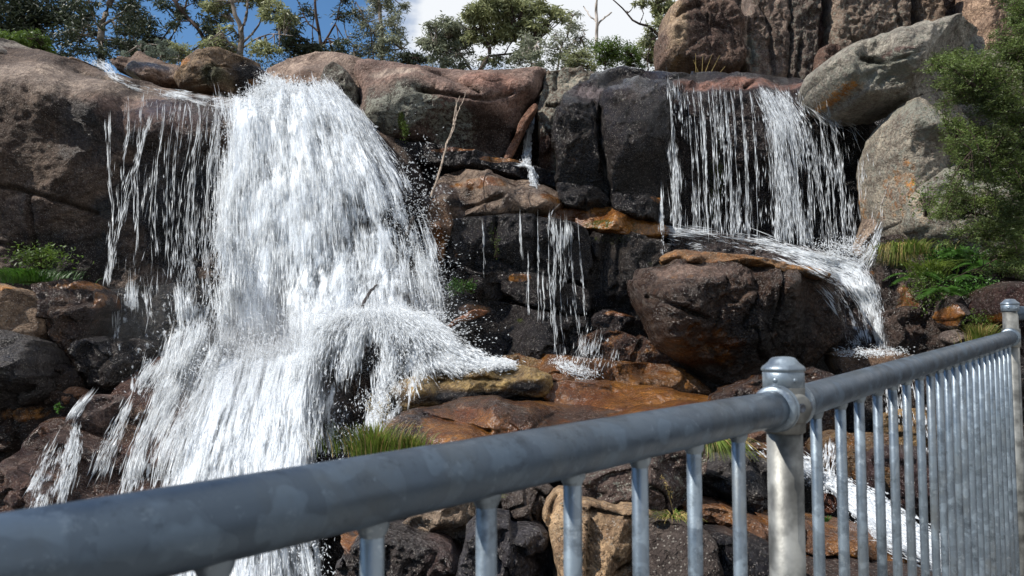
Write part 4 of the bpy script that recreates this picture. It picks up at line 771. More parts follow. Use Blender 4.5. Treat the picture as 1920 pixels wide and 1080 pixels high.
# --- thin falls left of it
w = fall('row of thin white trickles down the dark overhang, left of the main fall', 300, 540, 12.6)
g = Flow([[(165,120,15.5,.7),(195,132,15.2,.8),(215,150,14.9,.6),(240,163,14.6,.5),(300,182,14.2,.45),(420,205,13.8,.5)],
          [(190,112,15.6,.8),(210,122,15.4,.9),(222,145,15.0,.6),(250,155,14.7,.5),(310,170,14.4,.45),(440,186,14.0,.6)]], nu=8, nv=60, cling=True, lift=0.03)
veil(w, g, VEIL_RUN, name='film'); streaks(w, g, 936, ln=0.10, wd=0.008, depth=0.03, thr=-0.02, seed=5, name='running_water')
g = Flow([[(215,190,14.5,.25),(205,300,13.1,.25),(205,420,12.9,.25),(200,535,12.8,.3)],[(300,175,14.2,.45),(285,280,13.1,.42),(270,420,12.9,.35),(255,545,12.8,.4)],
          [(360,185,14.0,.48),(345,290,13.1,.45),(335,420,12.9,.38),(330,550,12.8,.45)],[(430,190,13.9,.6),(425,290,13.1,.55),(420,420,12.9,.45),(415,560,12.8,.5)]], nu=30, nv=40)
veil(w, g, VEIL_FINE, name='film', dm=0.75); streaks(w, g, 2700, ln=0.13, wd=0.007, depth=0.08, fsx=60, fty=3, thr=0.26, seed=6, mat=WATER_THIN)
lanes(w, [[(207,228,13),(206,330,13),(214,400,13),(205,530,12.9)],[(285,225,13.2),(255,300,13),(235,370,13),(200,530,12.8)],[(280,222,13.2),(262,300,13),(245,360,13),(222,440,12.9)],
          [(310,200,13.4),(305,250,13.1),(290,330,13),(292,480,12.9)],[(330,200,13.4),(318,260,13.1),(312,380,13),(315,500,12.9)],[(350,190,13.6),(365,220,13.2),(340,340,13),(330,500,12.8)],[(372,190,13.6),(378,230,13.2),(352,340,13),(350,545,12.8)],
          [(372,190,13.6),(378,240,13.2),(360,360,13),(362,545,12.8)],[(410,200,13.5),(400,250,13.2),(390,330,13),(385,500,12.9)],[(240,180,14),(245,250,13.1),(230,300,13),(226,420,12.9)],
          [(270,180,14),(262,250,13.1),(258,330,13),(256,470,12.9)],[(415,205,13.5),(405,300,13.1),(402,400,13),(400,530,12.9)],[(340,200,13.5),(330,280,13.1),(326,400,13),(322,470,12.9)]], wpx=5, n=70, wd=0.006)
# --- cascade over the ledges at lower left
w = fall('white cascade fanning over wet humps and slabs at the lower left', 300, 900, 10)
g = Flow([[(195,560,12,.3),(190,620,11.5,.3),(185,680,11,.2),(190,720,11,.05)],[(230,545,12,.55),(225,620,11.5,.55),(230,690,11,.5),(215,760,11,.2)],[(290,540,12,.6),(300,600,11.5,.6),(280,690,11,.55),(260,780,11,.3)],
          [(350,545,12,.7),(355,620,11.5,.7),(330,700,11,.7),(290,790,10.5,.4)],[(420,580,12,.6),(400,640,11.3,.75),(370,720,10.7,.6),(330,810,10,.5)]], nu=30, nv=36, cling=True, lift=0.04)
veil(w, g, VEIL_RUN, name='film', dm=0.8); streaks(w, g, 3600, ln=0.13, wd=0.008, depth=0.06, fsx=30, fty=3, thr=0.16, seed=8, mat=WATER_THIN)
g = Flow([[(280,690,10.9,.25),(230,760,10.2,.25),(190,840,9.8,.3),(165,900,9.6,.2)],[(340,690,10.9,.4),(300,760,10.2,.35),(260,850,9.7,.3),(240,940,9.3,.25)],[(390,690,10.9,.5),(360,770,10.1,.36),(320,860,9.6,.38),(300,980,9.2,.35)],
          [(430,680,10.9,.7),(400,780,10.0,.5),(360,880,9.5,.5),(340,1020,9.0,.5)]], nu=30, nv=36, lift=0.05)
veil(w, g, VEIL_RUN, name='film'); streaks(w, g, 3960, ln=0.14, wd=0.009, depth=0.08, fsx=24, fty=4, thr=0.12, seed=9)
g = Flow([[(120,780,10,.5),(80,850,9.6,.5),(45,920,9.2,.5),(10,1000,9,.4)],[(140,790,10,.55),(120,850,9.6,.5),(100,920,9.2,.5),(80,1000,9,.4)],[(145,810,10,.3),(150,850,9.6,.35),(130,920,9.2,.45),(110,1000,9,.3)]], nu=16, nv=30, cling=True, lift=0.03)
veil(w, g, VEIL_RUN, name='film'); streaks(w, g, 1152, ln=0.10, wd=0.008, depth=0.04, fsx=20, fty=4, thr=0.05, seed=10, name='running_water')
g = Flow([[(235,760,10,.4),(200,820,9.7,.45),(170,880,9.4,.3)],[(245,770,10,.4),(225,830,9.7,.5),(205,890,9.4,.3)]], nu=10, nv=24, cling=True, lift=0.03)
veil(w, g, VEIL_RUN, name='film'); streaks(w, g, 540, ln=0.10, wd=0.008, depth=0.03, thr=0.05, seed=11, name='running_water')
lanes(w, [[(165,745,10.4),(150,765,10.2),(140,780,10.1)]], wpx=6, n=120, wd=0.008, name='threads')
# --- lower body below the main fall
w = fall('dense white torrent plunging out of the splash pool towards the bottom of the picture', 520, 1080, 8.6)
g = Flow([[(420,650,10.9,.35),(372,760,10.0,.32),(335,860,9.4,.32),(295,1000,8.9,.35),(280,1100,8.6,.4)],[(450,660,10.9,.85),(425,760,9.9,.9),(398,860,9.2,.92),(370,1000,8.7,.9),(360,1110,8.4,.85)],
          [(510,660,10.9,1.0),(490,760,9.8,1.0),(470,860,9.1,1.0),(460,1000,8.6,.9),(455,1110,8.3,.8)],[(570,650,10.6,1.0),(550,760,9.7,1.0),(540,860,9.0,.95),(550,1000,8.6,.7),(555,1110,8.3,.65)],
          [(620,620,10.2,.9),(600,740,9.5,.8),(600,860,9.0,.65),(620,1000,8.6,.6),(640,1110,8.3,.65)]], nu=34, nv=44)
veil(w, g, name='film', dm=1.1); veil(w, g, lift=0.3, name='film', dm=1.05); veil(w, g, lift=0.5, name='film', dm=0.85)
streaks(w, g, 8000, ln=0.19, wd=0.010, depth=0.25, fsx=18, fty=3.5, thr=-0.12, seed=12)
streaks(w, g, 2200, ln=0.07, wd=0.008, depth=0.5, fsx=8, fty=5, thr=-0.25, spread=0.35, seed=13, name='drops')
spray(w, 450, 690, 10.6, 55, 28, 4500, name='spray'); spray(w, 560, 660, 10.6, 50, 30, 3000, name='spray')
# --- the dome
w = fall('dome of white water bursting over the rounded rock under the main fall', 690, 850, 9.8)
g = Flow([[(640,592,10.6,.9),(590,620,10.0,.9),(560,680,9.7,.85),(545,760,9.6,.8),(540,860,9.4,.7)],[(660,588,10.6,.95),(625,625,10.0,.8),(605,690,9.7,.5),(600,770,9.6,.55),(598,860,9.4,.55)],
          [(690,584,10.6,1.0),(675,625,10.0,.6),(665,690,9.7,.36),(660,770,9.6,.48),(655,850,9.4,.55)],[(720,584,10.6,1.0),(725,625,10.0,.55),(725,690,9.7,.34),(722,760,9.6,.5),(715,830,9.4,.45)],
          [(745,588,10.6,.95),(775,625,10.1,.7),(790,670,9.9,.5),(795,700,9.8,.4),(798,715,9.7,.2)],[(760,590,10.6,.9),(810,620,10.3,.75),(850,655,10.1,.8),(885,680,9.9,.9),(925,690,9.8,.7)],
          [(765,586,10.7,.3),(820,605,10.5,.4),(865,640,10.3,.4),(910,665,10.1,.5),(965,684,10.0,.4)]], nu=40, nv=36)
veil(w, g, name='film', dm=0.95); streaks(w, g, 9360, ln=0.10, wd=0.010, depth=0.16, fsx=22, fty=4, thr=0.05, spread=0.14, seed=14)
streaks(w, g, 3240, ln=0.05, wd=0.008, depth=0.3, fsx=8, fty=6, thr=-0.25, spread=0.4, seed=15, name='drops')
g = Flow([[(830,664,10.4,.6),(870,668,10.3,.9),(920,676,10.2,.9),(970,684,10.2,.5)],[(745,694,10.1,.5),(800,688,10.1,.9),(860,684,10.1,.9),(945,688,10.1,.5)]], nu=10, nv=24)
veil(w, g, name='film', dm=1.1); streaks(w, g, 1800, ln=0.10, wd=0.012, depth=0.12, thr=-0.2, spread=0.25, seed=16, name='churning_water')
spray(w, 700, 592, 10.6, 60, 8, 5000, name='spray', fan=(700, 700), rz=0.3); spray(w, 790, 640, 10.2, 50, 30, 3500, name='spray', fan=(700, 620), rz=0.3)
# --- narrow spout and centre trickle
w = fall('narrow spout between two boulders in the middle of the lip', 1000, 350, 14)
lanes(w, [[(1000,228,14.9),(994,260,14.6),(988,308,14.3)],[(996,228,14.9),(990,260,14.6),(984,308,14.3)],[(990,240,14.9),(985,270,14.6),(982,308,14.3)],[(975,312,14.0),(996,314,13.9),(1002,350,13.6)],[(990,312,14.0),(998,318,13.9),(1005,352,13.6)],[(978,310,14),(1000,316,13.9),(1000,350,13.6)]], wpx=5, n=260, wd=0.011, ln=0.12)
w = fall('slender white trickle over the orange ledge and dark faces in the centre', 1060, 680, 12)
lanes(w, [[(1050,382,13),(1030,400,12.8),(1040,440,12.5),(1037,560,12.3),(1042,660,11.6)],[(1034,405,13),(1046,430,12.5),(1040,520,12.4),(1040,660,11.6)],[(1030,400,13),(1028,430,12.5),(1030,560,12.4),(1045,670,11.6)],
          [(1050,430,13),(1052,500,12.5),(1050,600,12.3),(1060,665,11.6)],[(1070,435,13),(1072,500,12.5),(1080,600,12.3),(1090,665,11.6)],[(1085,440,13),(1090,510,12.5),(1098,600,12.3)],[(990,480,13),(990,590,12.4)],[(1018,510,13),(1020,600,12.4)],
          [(905,420,13),(908,520,12.6)],[(975,410,13),(978,480,12.6)],[(1008,420,13),(1010,600,12.6)]], wpx=2.5, n=40, wd=0.0045)
g = Flow([[(1034,425,13,.6),(1030,500,12.4,.5),(1034,600,12.2,.5),(1040,680,11.5,.6)],[(1055,430,13,.5),(1056,500,12.4,.38),(1060,600,12.2,.45),(1070,680,11.5,.5)],[(1085,440,13,.4),(1092,500,12.4,.35),(1105,600,12.2,.4),(1120,670,11.5,.4)]], nu=14, nv=36)
veil(w, g, VEIL_FINE, name='film', dm=0.48); streaks(w, g, 1260, ln=0.10, wd=0.007, depth=0.06, fsx=40, fty=4, thr=0.38, seed=17, mat=WATER_THIN)
g = Flow([[(1080,605,12,.3),(1078,640,11.6,.35),(1066,678,11.2,.4)],[(1120,615,12,.28),(1112,650,11.6,.3),(1105,685,11.2,.3)],[(1165,640,12,.2),(1160,660,11.6,.25),(1155,690,11.2,.2)]], nu=14, nv=20, cling=True, lift=0.03)
veil(w, g, VEIL_RUN, name='film'); streaks(w, g, 540, ln=0.08, wd=0.007, depth=0.04, thr=0, seed=18, mat=WATER_THIN, name='running_water')
g = Flow([[(1030,676,11,.7),(1050,690,10.6,.8),(1080,705,10.3,.6),(1095,715,10.2,.3)],[(1060,674,11,.6),(1080,684,10.6,.7),(1110,695,10.3,.4),(1130,705,10.2,.2)]], nu=8, nv=14, cling=True, lift=0.02)
veil(w, g, VEIL_RUN, name='film', dm=1.1); streaks(w, g, 324, ln=0.05, wd=0.008, depth=0.05, thr=-0.2, spread=0.6, seed=19, name='foam')
# --- right curtain
w = fall('wide ragged curtain of falling threads over the flat-topped cliff at the right', 1450, 460, 13.2)
g = Flow([[(1245,160,13.8,.5),(1252,230,13.3,.6),(1255,330,13.2,.5),(1258,430,13.1,.5)],[(1290,170,13.8,.30),(1292,230,13.3,.32),(1295,330,13.2,.34),(1298,432,13.1,.4)],
          [(1350,172,13.8,.34),(1354,230,13.3,.34),(1358,330,13.2,.34),(1362,440,13.1,.4)],[(1400,160,14.2,.5),(1415,230,13.3,.45),(1420,330,13.2,.42),(1425,450,13.1,.42)],
          [(1425,175,13.9,.9),(1455,230,13.3,.85),(1475,330,13.2,.62),(1485,455,13.1,.5)],[(1470,182,13.8,.85),(1500,240,13.3,.75),(1512,330,13.2,.55),(1520,460,13.1,.45)],
          [(1500,190,13.8,.5),(1545,232,13.3,.6),(1556,330,13.2,.42),(1565,465,13.1,.4)],[(1560,230,13.5,.25),(1590,240,13.3,.40),(1602,330,13.1,.42),(1600,470,12.9,.45)],[(1590,232,13.5,.4),(1622,255,13.2,.5),(1640,340,13.0,.45),(1640,410,12.8,.5)]], nu=46, nv=44)
veil(w, g, VEIL_FINE, name='film', dm=0.64); streaks(w, g, 9500, lf=0.5, ln=0.11, wd=0.0050, depth=0.09, fsx=55, fty=3, thr=0.27, seed=20, mat=WATER_THIN)
streaks(w, g, 1620, ln=0.08, wd=0.011, depth=0.12, fsx=22, fty=5, thr=0.34, seed=22, name='bright_drops')
LN = [[(1252,165,14),(1258,200,13.4),(1262,300,13.2),(1264,430,13)],[(1256,180,14),(1262,240,13.4),(1268,330,13.2),(1276,430,13)]]
for q_ in range(30):
    x_ = RNG.uniform(1245, 1600); y0 = 172 + max(0, x_ - 1500) * 0.5; dx = 14 + max(0, x_ - 1400) * 0.12
    LN.append([(x_, y0, 14), (x_ + dx * 0.4, y0 + 60, 13.4), (x_ + dx * 0.8, 330, 13.2), (x_ + dx, min(430 + (x_ - 1255) * 0.13, 475), 13)])
lanes(w, LN, wpx=3, n=45, wd=0.005, name='threads')
g = Flow([[(1405,146,15,.3),(1415,160,14.8,.6),(1425,176,14.2,.8)],[(1420,146,15,.3),(1440,160,14.8,.4),(1470,180,14.2,.6)]], nu=6, nv=14, cling=True, lift=0.03)
veil(w, g, VEIL_RUN, name='film'); lanes(w, [[(1240,360,13.2),(1243,480,12.8)],[(1238,380,13.2),(1240,440,12.8)]], wpx=3, n=60, wd=0.006, core=True, name='threads')
# --- run to the right-hand chute
w = fall('white run of water sliding down behind the big boulder into the right-hand chute', 1640, 655, 11)
g = Flow([[(1250,424,13,.6),(1330,432,12.8,.6),(1440,450,12.6,.75),(1540,474,12.3,.8),(1610,490,12.1,.8),(1642,540,11.6,.75),(1652,600,11.2,.6),(1660,655,10.9,.5)],
          [(1250,432,13,.7),(1330,440,12.8,.6),(1440,460,12.6,.8),(1530,488,12.3,.95),(1600,520,12.0,1.0),(1626,560,11.6,.95),(1638,610,11.2,.85),(1645,656,10.9,.9)],
          [(1250,450,13,.4),(1330,462,12.8,.35),(1430,480,12.6,.4),(1500,505,12.3,.5),(1570,540,12.0,.7),(1600,580,11.6,.5),(1612,620,11.2,.45),(1618,656,10.9,.6)],
          [(1250,470,13,.4),(1330,480,12.8,.3),(1420,490,12.6,.2),(1480,510,12.3,.2),(1540,550,12.0,.3),(1575,600,11.6,.3),(1585,630,11.2,.3),(1590,656,10.9,.5)]], nu=24, nv=60, cling=True, lift=0.05)
veil(w, g, VEIL_RUN, name='film', dm=0.85); streaks(w, g, 2600, ln=0.12, wd=0.007, depth=0.04, fsx=26, fty=3, thr=0.16, spread=0.1, seed=24)
spray(w, 1590, 470, 12.3, 40, 14, 1800, name='spray', rz=0.15)
g = Flow([[(1655,370,12.6,.3),(1650,420,12.4,.4),(1625,470,12.2,.6),(1600,495,12.1,.7)],[(1660,375,12.6,.2),(1655,430,12.4,.3),(1645,480,12.2,.4),(1640,520,12,.5)]], nu=8, nv=20, cling=True, lift=0.03)
streaks(w, g, 324, ln=0.12, wd=0.007, depth=0.03, thr=-0.1, seed=25, name='running_water', mat=WATER_THIN)
g = Flow([[(1560,660,10.5,.5),(1620,658,10.5,.8),(1680,657,10.5,.4)],[(1600,664,10.2,.3),(1650,663,10.2,.6),(1720,660,10.2,.2)]], nu=6, nv=14, lift=0.02)
veil(w, g, VEIL_RUN, name='film'); streaks(w, g, 252, ln=0.05, wd=0.008, depth=0.05, thr=-0.2, spread=0.6, seed=26, name='foam')
# --- lower stream behind the balusters
w = empty('stream', at(1650, 980, 6.9)); tag(w, 'white foaming stream running down to the right behind the balusters', 'stream')
g = Flow([[(1440,820,8.4,.4),(1505,858,7.8,.9),(1560,890,7.3,1.0),(1640,925,6.9,1.0),(1720,980,6.6,1.0),(1800,1020,6.4,1.0),(1860,1060,6.3,.9)],
          [(1430,832,8.2,.3),(1505,880,7.6,.8),(1550,905,7.2,.9),(1600,945,6.8,1.0),(1660,1000,6.5,.8),(1740,1050,6.3,.7),(1820,1090,6.2,.7)],
          [(1420,840,8.1,.1),(1505,895,7.5,.3),(1545,915,7.1,.4),(1585,960,6.8,.5),(1630,1010,6.5,.35),(1700,1040,6.3,.3),(1780,1100,6.2,.3)]], nu=20, nv=50, lift=0.03)
veil(w, g, VEIL_RUN, name='film', dm=1.15); veil(w, g, VEIL, lift=0.04, name='film', dm=1.0); streaks(w, g, 2200, ln=0.10, wd=0.010, depth=0.04, fsx=14, fty=3, thr=-0.02, spread=0.2, seed=27, name='foam')
lanes(w, [[(1548,835,7.4),(1542,880,7.2)],[(1556,830,7.4),(1552,890,7.2)],[(1660,700,9),(1668,780,8.6)],[(1690,700,9),(1695,800,8.4)],[(1675,700,9),(1680,790,8.4)],[(1705,690,9),(1728,800,8.4),(1740,850,8)],[(1725,780,8.6),(1733,820,8)]], wpx=8, n=60, wd=0.007, ln=0.1, name='threads')

def mist(label, px, py, Y, r, dens, sq=(1, 1, 1)):
    """drifting spray: a soft-edged ball of fine droplets"""
    m, t = new_mat('drifting_mist')
    tc = N(t, 'ShaderNodeTexCoord'); vl = N(t, 'ShaderNodeVectorMath', operation='LENGTH'); lk(t, (tc, 3), vl, 0)
    f = N(t, 'ShaderNodeMapRange'); f.interpolation_type = 'SMOOTHSTEP'; t.links.new(vl.outputs['Value'], f.inputs[0])
    for i, v in enumerate((0.25, 1.0, dens, 0.0)): f.inputs[i + 1].default_value = v
    pv = N(t, 'ShaderNodeVolumePrincipled'); pv.inputs['Color'].default_value = (0.97, 0.98, 1, 1); pv.inputs['Anisotropy'].default_value = 0.2; lk(t, (f, 0), pv, 'Density')
    o = N(t, 'ShaderNodeOutputMaterial'); lk(t, (pv, 0), o, 1)
    import bmesh
    bm = bmesh.new(); bmesh.ops.create_icosphere(bm, subdivisions=2, radius=1.0); me = bpy.data.meshes.new('mist'); bm.to_mesh(me); bm.free(); me.materials.append(m)
    ob = bpy.data.objects.new('mist', me); C.objects.link(ob); ob.location = at(px, py, Y); ob.scale = (r * sq[0], r * sq[1], r * sq[2]); tag(ob, kind='stuff')
mist('', 500, 690, 10.3, 1.4, 0.45, (1, 0.6, 0.9)); mist('', 780, 590, 10.9, 1.0, 0.15, (1, 0.5, 0.9)); mist('', 480, 850, 9.6, 1.5, 0.5, (1, 0.5, 1.1)); mist('', 300, 640, 11.4, 1.4, 0.07, (1.1, 0.5, 0.9))
SC.cycles.volume_step_rate = 4; SC.cycles.volume_max_steps = 24
# ------------------------------------------------------------------ trees and plants
def tube_np(P, r, sides=6):
    P = np.asarray(P, float); n = len(P); r = np.broadcast_to(r, n)
    D = np.gradient(P, axis=0); D /= np.linalg.norm(D, axis=1)[:, None] + 1e-9
    ref = np.where(np.abs(D[:, 2:3]) > 0.9, np.array([[1.0, 0, 0]]), np.array([[0, 0, 1.0]])); A = np.cross(D, ref); A /= np.linalg.norm(A, axis=1)[:, None] + 1e-9; B = np.cross(D, A)
    a = np.arange(sides) * 2 * pi / sides
    V = P[:, None] + (A[:, None] * np.cos(a)[None, :, None] + B[:, None] * np.sin(a)[None, :, None]) * r[:, None, None]
    i, j = np.meshgrid(np.arange(n - 1), np.arange(sides), indexing='ij'); j2 = (j + 1) % sides
    return V.reshape(-1, 3), np.stack([i * sides + j, i * sides + j2, (i + 1) * sides + j2, (i + 1) * sides + j], -1).reshape(-1, 4)
def join(parts):
    V, Fc, o = [], [], 0
    for v, f in parts: V.append(v); Fc.append(f + o); o += len(v)
    return np.vstack(V), np.vstack(Fc)
def leaves(P, l, w, droop=0.5, rng=RNG):
    n = len(P); D = rng.normal(size=(n, 3)); D[:, 2] = D[:, 2] * 0.6 - droop; D /= np.linalg.norm(D, axis=1)[:, None]
    S = np.cross(D, rng.normal(size=(n, 3))); S /= np.linalg.norm(S, axis=1)[:, None] + 1e-9
    l = l * rng.uniform(0.6, 1.3, n)[:, None]; w = w * rng.uniform(0.7, 1.2, n)[:, None]
    V = np.stack([P, P + D * l * 0.45 + S * w * 0.5, P + D * l, P + D * l * 0.45 - S * w * 0.5], 1)
    NTRI[0] += 2 * n
    return V.reshape(-1, 3), (np.arange(n) * 4)[:, None] + np.array([[0, 1, 2, 3]])
def wiggle(pts, Y, n=10, amp=3.0, seed=0, dy=0.3):
    P = resample(chaikin(np.array([list(p[:2]) for p in pts], float), 1, False), n)
    k = np.arange(n); q = np.stack([k * 0.5, np.full(n, seed * 1.7), np.zeros(n)], 1)
    P[:, 0] += noise(q) * amp; P[:, 1] += noise(q + 9) * amp * 0.6
    return at(P[:, 0], P[:, 1], Y + noise(q + 20) * dy)
def tree(label, Y, stems, blobs, bark, leaf, lf=(0.20, 0.05), cat='tree', name='gum_tree', group=None, droop=0.5, twig=1.0, sub=60, zr=0.9, fill=0.25):
    """stems: polylines [(px,py,width px),...], first is the trunk; blobs: leafy masses (px,py,rx,ry,leaf count)"""
    k = Y / F; b0 = stems[0][0]
    root = empty(name, at(b0[0], b0[1], Y)); tag(root, label, cat, group)
    parts, nodes = [], []
    for si, s in enumerate(stems):
        n = 12; P = wiggle(s, Y, n, 2.5, Y + si, 0.25); w = resample(np.array([[p[0], p[1], p[2]] for p in s], float), n)[:, 2]
        if si: P[:, 1] += np.linspace(0, RNG.uniform(-1, 1) * 0.8, n)
        parts.append(tube_np(P, w * k / 2, 7)); nodes += list(P[3 if si == 0 else 1:])
    nodes = np.array(nodes); LP = []
    for (bx, by, rx, ry, cnt) in blobs:
        c = at(bx, by, Y + RNG.uniform(-0.5, 0.5)); ns = max(3, int(cnt * 0.82) // sub)
        r = RNG.normal(size=(ns, 3)); r /= np.linalg.norm(r, axis=1)[:, None]; r *= RNG.uniform(0.15, 1, ns)[:, None] ** 0.45
        S = c + r * np.array([rx * k, rx * k * zr, ry * k])
        for q in S:
            i = np.argmin(np.linalg.norm(nodes - q, axis=1) + RNG.random() * 0.3)
            a = nodes[i]; m = (a + q) / 2 + RNG.normal(size=3) * 0.12 * np.linalg.norm(q - a)
            t = np.linspace(0, 1, 6)[:, None]; Pp = a * (1 - t) ** 2 + 2 * m * t * (1 - t) + q * t ** 2
            if twig: parts.append(tube_np(Pp, np.linspace(1.6, 0.5, 6) * k * twig, 4))
            rr = fill * min(rx, ry) * k * RNG.uniform(0.7, 1.3)
            LP.append(q + RNG.normal(size=(sub, 3)) * np.array([rr, rr, rr * 0.7]))
    V, Fc = join(parts); NTRI[0] += len(Fc) * 2
    meshw('trunk', V, Fc, bark, root)
    if LP:
        V, Fc = leaves(np.vstack(LP), lf[0], lf[1], droop); meshw('crown', V, Fc, leaf, root)
    return root
# left to right along the ridge
tree('dense dark tree filling the top left corner', 30, [[(20,150,16),(30,60,12),(40,-60,8)],[(28,80,7),(90,20,4),(130,-30,2)]],
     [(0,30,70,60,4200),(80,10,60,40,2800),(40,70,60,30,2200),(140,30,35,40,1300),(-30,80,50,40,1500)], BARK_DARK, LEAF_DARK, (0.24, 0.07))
tree('bright green bush at the far left of the ridge, under the dark tree', 19, [[(40,110,4),(42,85,3),(50,65,2)],[(40,100,3),(70,75,2),(85,70,1)]],
     [(20,80,35,20,1700),(60,76,30,20,1700),(85,92,16,12,600),(0,88,30,16,800)], BARK_DARK, LEAF_BRIGHT, (0.10, 0.035), cat='bush', name='bush')
tree('gum tree with a thick grey trunk leaning right, near the left corner', 27, [[(188,130,15),(188,80,14),(192,40,12),(208,5,11),(222,-60,9)],[(192,50,6),(215,25,4),(240,-10,3)],[(188,60,4),(170,30,3),(150,-10,2)],[(188,70,3),(165,50,2),(140,20,2)]],
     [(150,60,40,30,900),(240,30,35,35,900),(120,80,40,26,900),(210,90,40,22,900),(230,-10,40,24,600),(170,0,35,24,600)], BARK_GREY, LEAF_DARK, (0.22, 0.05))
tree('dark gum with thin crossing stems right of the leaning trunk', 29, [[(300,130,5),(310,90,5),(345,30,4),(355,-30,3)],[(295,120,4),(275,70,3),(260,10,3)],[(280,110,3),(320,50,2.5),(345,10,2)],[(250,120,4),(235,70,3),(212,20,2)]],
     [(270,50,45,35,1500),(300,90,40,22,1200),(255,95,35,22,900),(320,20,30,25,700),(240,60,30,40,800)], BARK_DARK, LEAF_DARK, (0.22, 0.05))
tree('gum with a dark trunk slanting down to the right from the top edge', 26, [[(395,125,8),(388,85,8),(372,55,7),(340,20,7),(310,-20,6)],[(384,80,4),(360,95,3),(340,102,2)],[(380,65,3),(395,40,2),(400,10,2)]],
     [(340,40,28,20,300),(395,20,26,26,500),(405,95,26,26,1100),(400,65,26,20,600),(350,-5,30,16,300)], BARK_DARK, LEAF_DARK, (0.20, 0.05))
tree('silvery pale-leaved bush on the ridge behind the low tan slab', 20, [[(300,118,3),(303,100,2.5),(300,80,2)],[(275,118,3),(270,100,2),(268,82,1.5)]],
     [(300,98,22,16,1100),(318,104,16,14,500),(268,86,10,12,500),(240,104,14,8,400),(300,78,10,8,300)], BARK_GREY, LEAF_SILVER, (0.07, 0.025), cat='bush', name='bush', droop=-0.2)
tree('round olive bush next to the silvery one', 21, [[(335,122,3),(335,105,2),(338,92,2)]], [(335,98,20,16,1300),(320,112,16,8,500)], BARK_GREY, LEAF_OLIVE, (0.09, 0.03), cat='bush', name='bush', droop=0)
tree('gum with a pale grey trunk forking into bare arching limbs, above the rounded lip boulder', 24, [[(450,118,14),(452,80,12),(452,50,10),(440,25,8),(428,-20,7)],[(452,60,7),(465,30,6),(468,-20,5)],[(450,85,5),(475,60,4),(490,30,3),(505,-10,2)],[(448,70,4),(430,45,3),(428,30,2)],[(446,95,4),(425,75,3),(412,50,2)],[(455,90,4),(485,75,3),(520,70,2),(560,80,1.5)]],
     [(415,15,32,16,1300),(470,0,40,14,1100),(510,20,26,20,1000),(410,90,30,22,1500),(500,95,30,16,700),(430,60,18,14,300),(540,40,24,20,600)], BARK_GREY, LEAF_OLIVE, (0.18, 0.045))
tree('many-stemmed gum of crooked bare branches between the forked gum and the upright one', 25, [[(603,115,8),(602,80,7),(595,45,6),(590,10,5),(592,-30,4)],[(603,90,5),(622,65,4),(640,40,3),(650,0,2)],[(602,80,4),(625,72,3),(645,70,2),(655,75,1.5)],[(598,60,4),(575,40,3),(560,10,2),(548,-20,1.5)],[(600,95,4),(575,75,3),(555,60,2),(540,55,1.5)],[(585,115,4),(582,80,3),(578,40,2),(580,0,2)]],
     [(560,90,32,24,2000),(590,100,26,16,900),(570,30,28,24,500),(640,20,24,24,500),(620,105,22,12,700),(540,60,26,18,500),(640,85,16,18,400)], BARK_DARK, LEAF_DARK, (0.17, 0.04))
tree('upright slender gum with a mottled trunk and thin dark crown, left of the white cloud', 25, [[(716,122,9),(716,70,8),(712,20,7),(708,-30,6)],[(715,95,4),(735,88,3),(760,78,2)],[(714,80,4),(690,50,3),(670,10,2)],[(714,60,4),(735,35,3),(755,10,2)],[(700,120,3),(700,80,3),(690,40,2)],[(660,118,4),(668,95,3),(650,70,2),(645,40,2)],[(740,120,3),(752,95,2),(765,80,2)]],
     [(690,70,26,34,1400),(735,60,26,32,1500),(690,20,30,24,900),(745,15,28,16,700),(720,100,24,18,800),(665,100,18,16,500),(710,-5,30,14,500)], BARK_GREY, LEAF_GREY, (0.16, 0.035))
tree('low dark bush at the foot of the upright gum', 22, [[(770,125,3),(772,108,2),(775,98,2)]], [(765,108,22,14,1300),(785,114,16,10,600)], BARK_DARK, LEAF_DARK, (0.12, 0.035), cat='bush', name='bush')
tree('spreading gum with soft grey-green leaves, left one of the pair against the white cloud', 34, [[(885,134,5),(872,115,5),(860,95,4),(845,70,3)],[(866,105,3),(835,95,2.5),(815,90,2)],[(860,95,3),(880,75,2),(885,60,2)]],
     [(835,55,38,18,2200),(815,95,30,20,1700),(860,80,32,24,1700),(800,82,18,14,600),(875,60,22,22,900),(850,118,24,14,900)], BARK_GREY, LEAF_GREY, (0.22, 0.06), sub=50)
tree('large gum with a dark twisted trunk and billowing green crown against the white cloud', 32, [[(897,136,9),(908,118,9),(918,105,8),(917,85,7),(912,65,5),(905,50,4)],[(918,105,5),(945,102,4),(975,98,3),(1000,85,2)],[(915,80,4),(935,62,3),(950,45,2)],[(912,70,4),(890,50,3),(880,35,2)],[(945,102,3),(960,80,2),(970,60,2)]],
     [(895,25,32,22,2100),(940,15,36,22,2200),(985,12,36,20,2000),(905,65,32,18,1500),(950,60,36,18,1900),(1000,50,32,20,1500),(1040,30,24,22,800),(985,95,26,14,800),(925,0,40,12,900),(930,110,26,8,400)], BARK_DARK, LEAF_OLIVE, (0.24, 0.065), sub=50)
tree('sapling with a yellowish stem standing in front of the large gum', 30, [[(997,134,4),(997,110,3.5),(992,90,3),(988,75,2)],[(995,100,2),(1010,85,1.5)]], [(995,85,24,24,1000),(975,110,24,14,700),(1010,110,20,16,600)], BARK_PALE, LEAF_GREY, (0.18, 0.045))
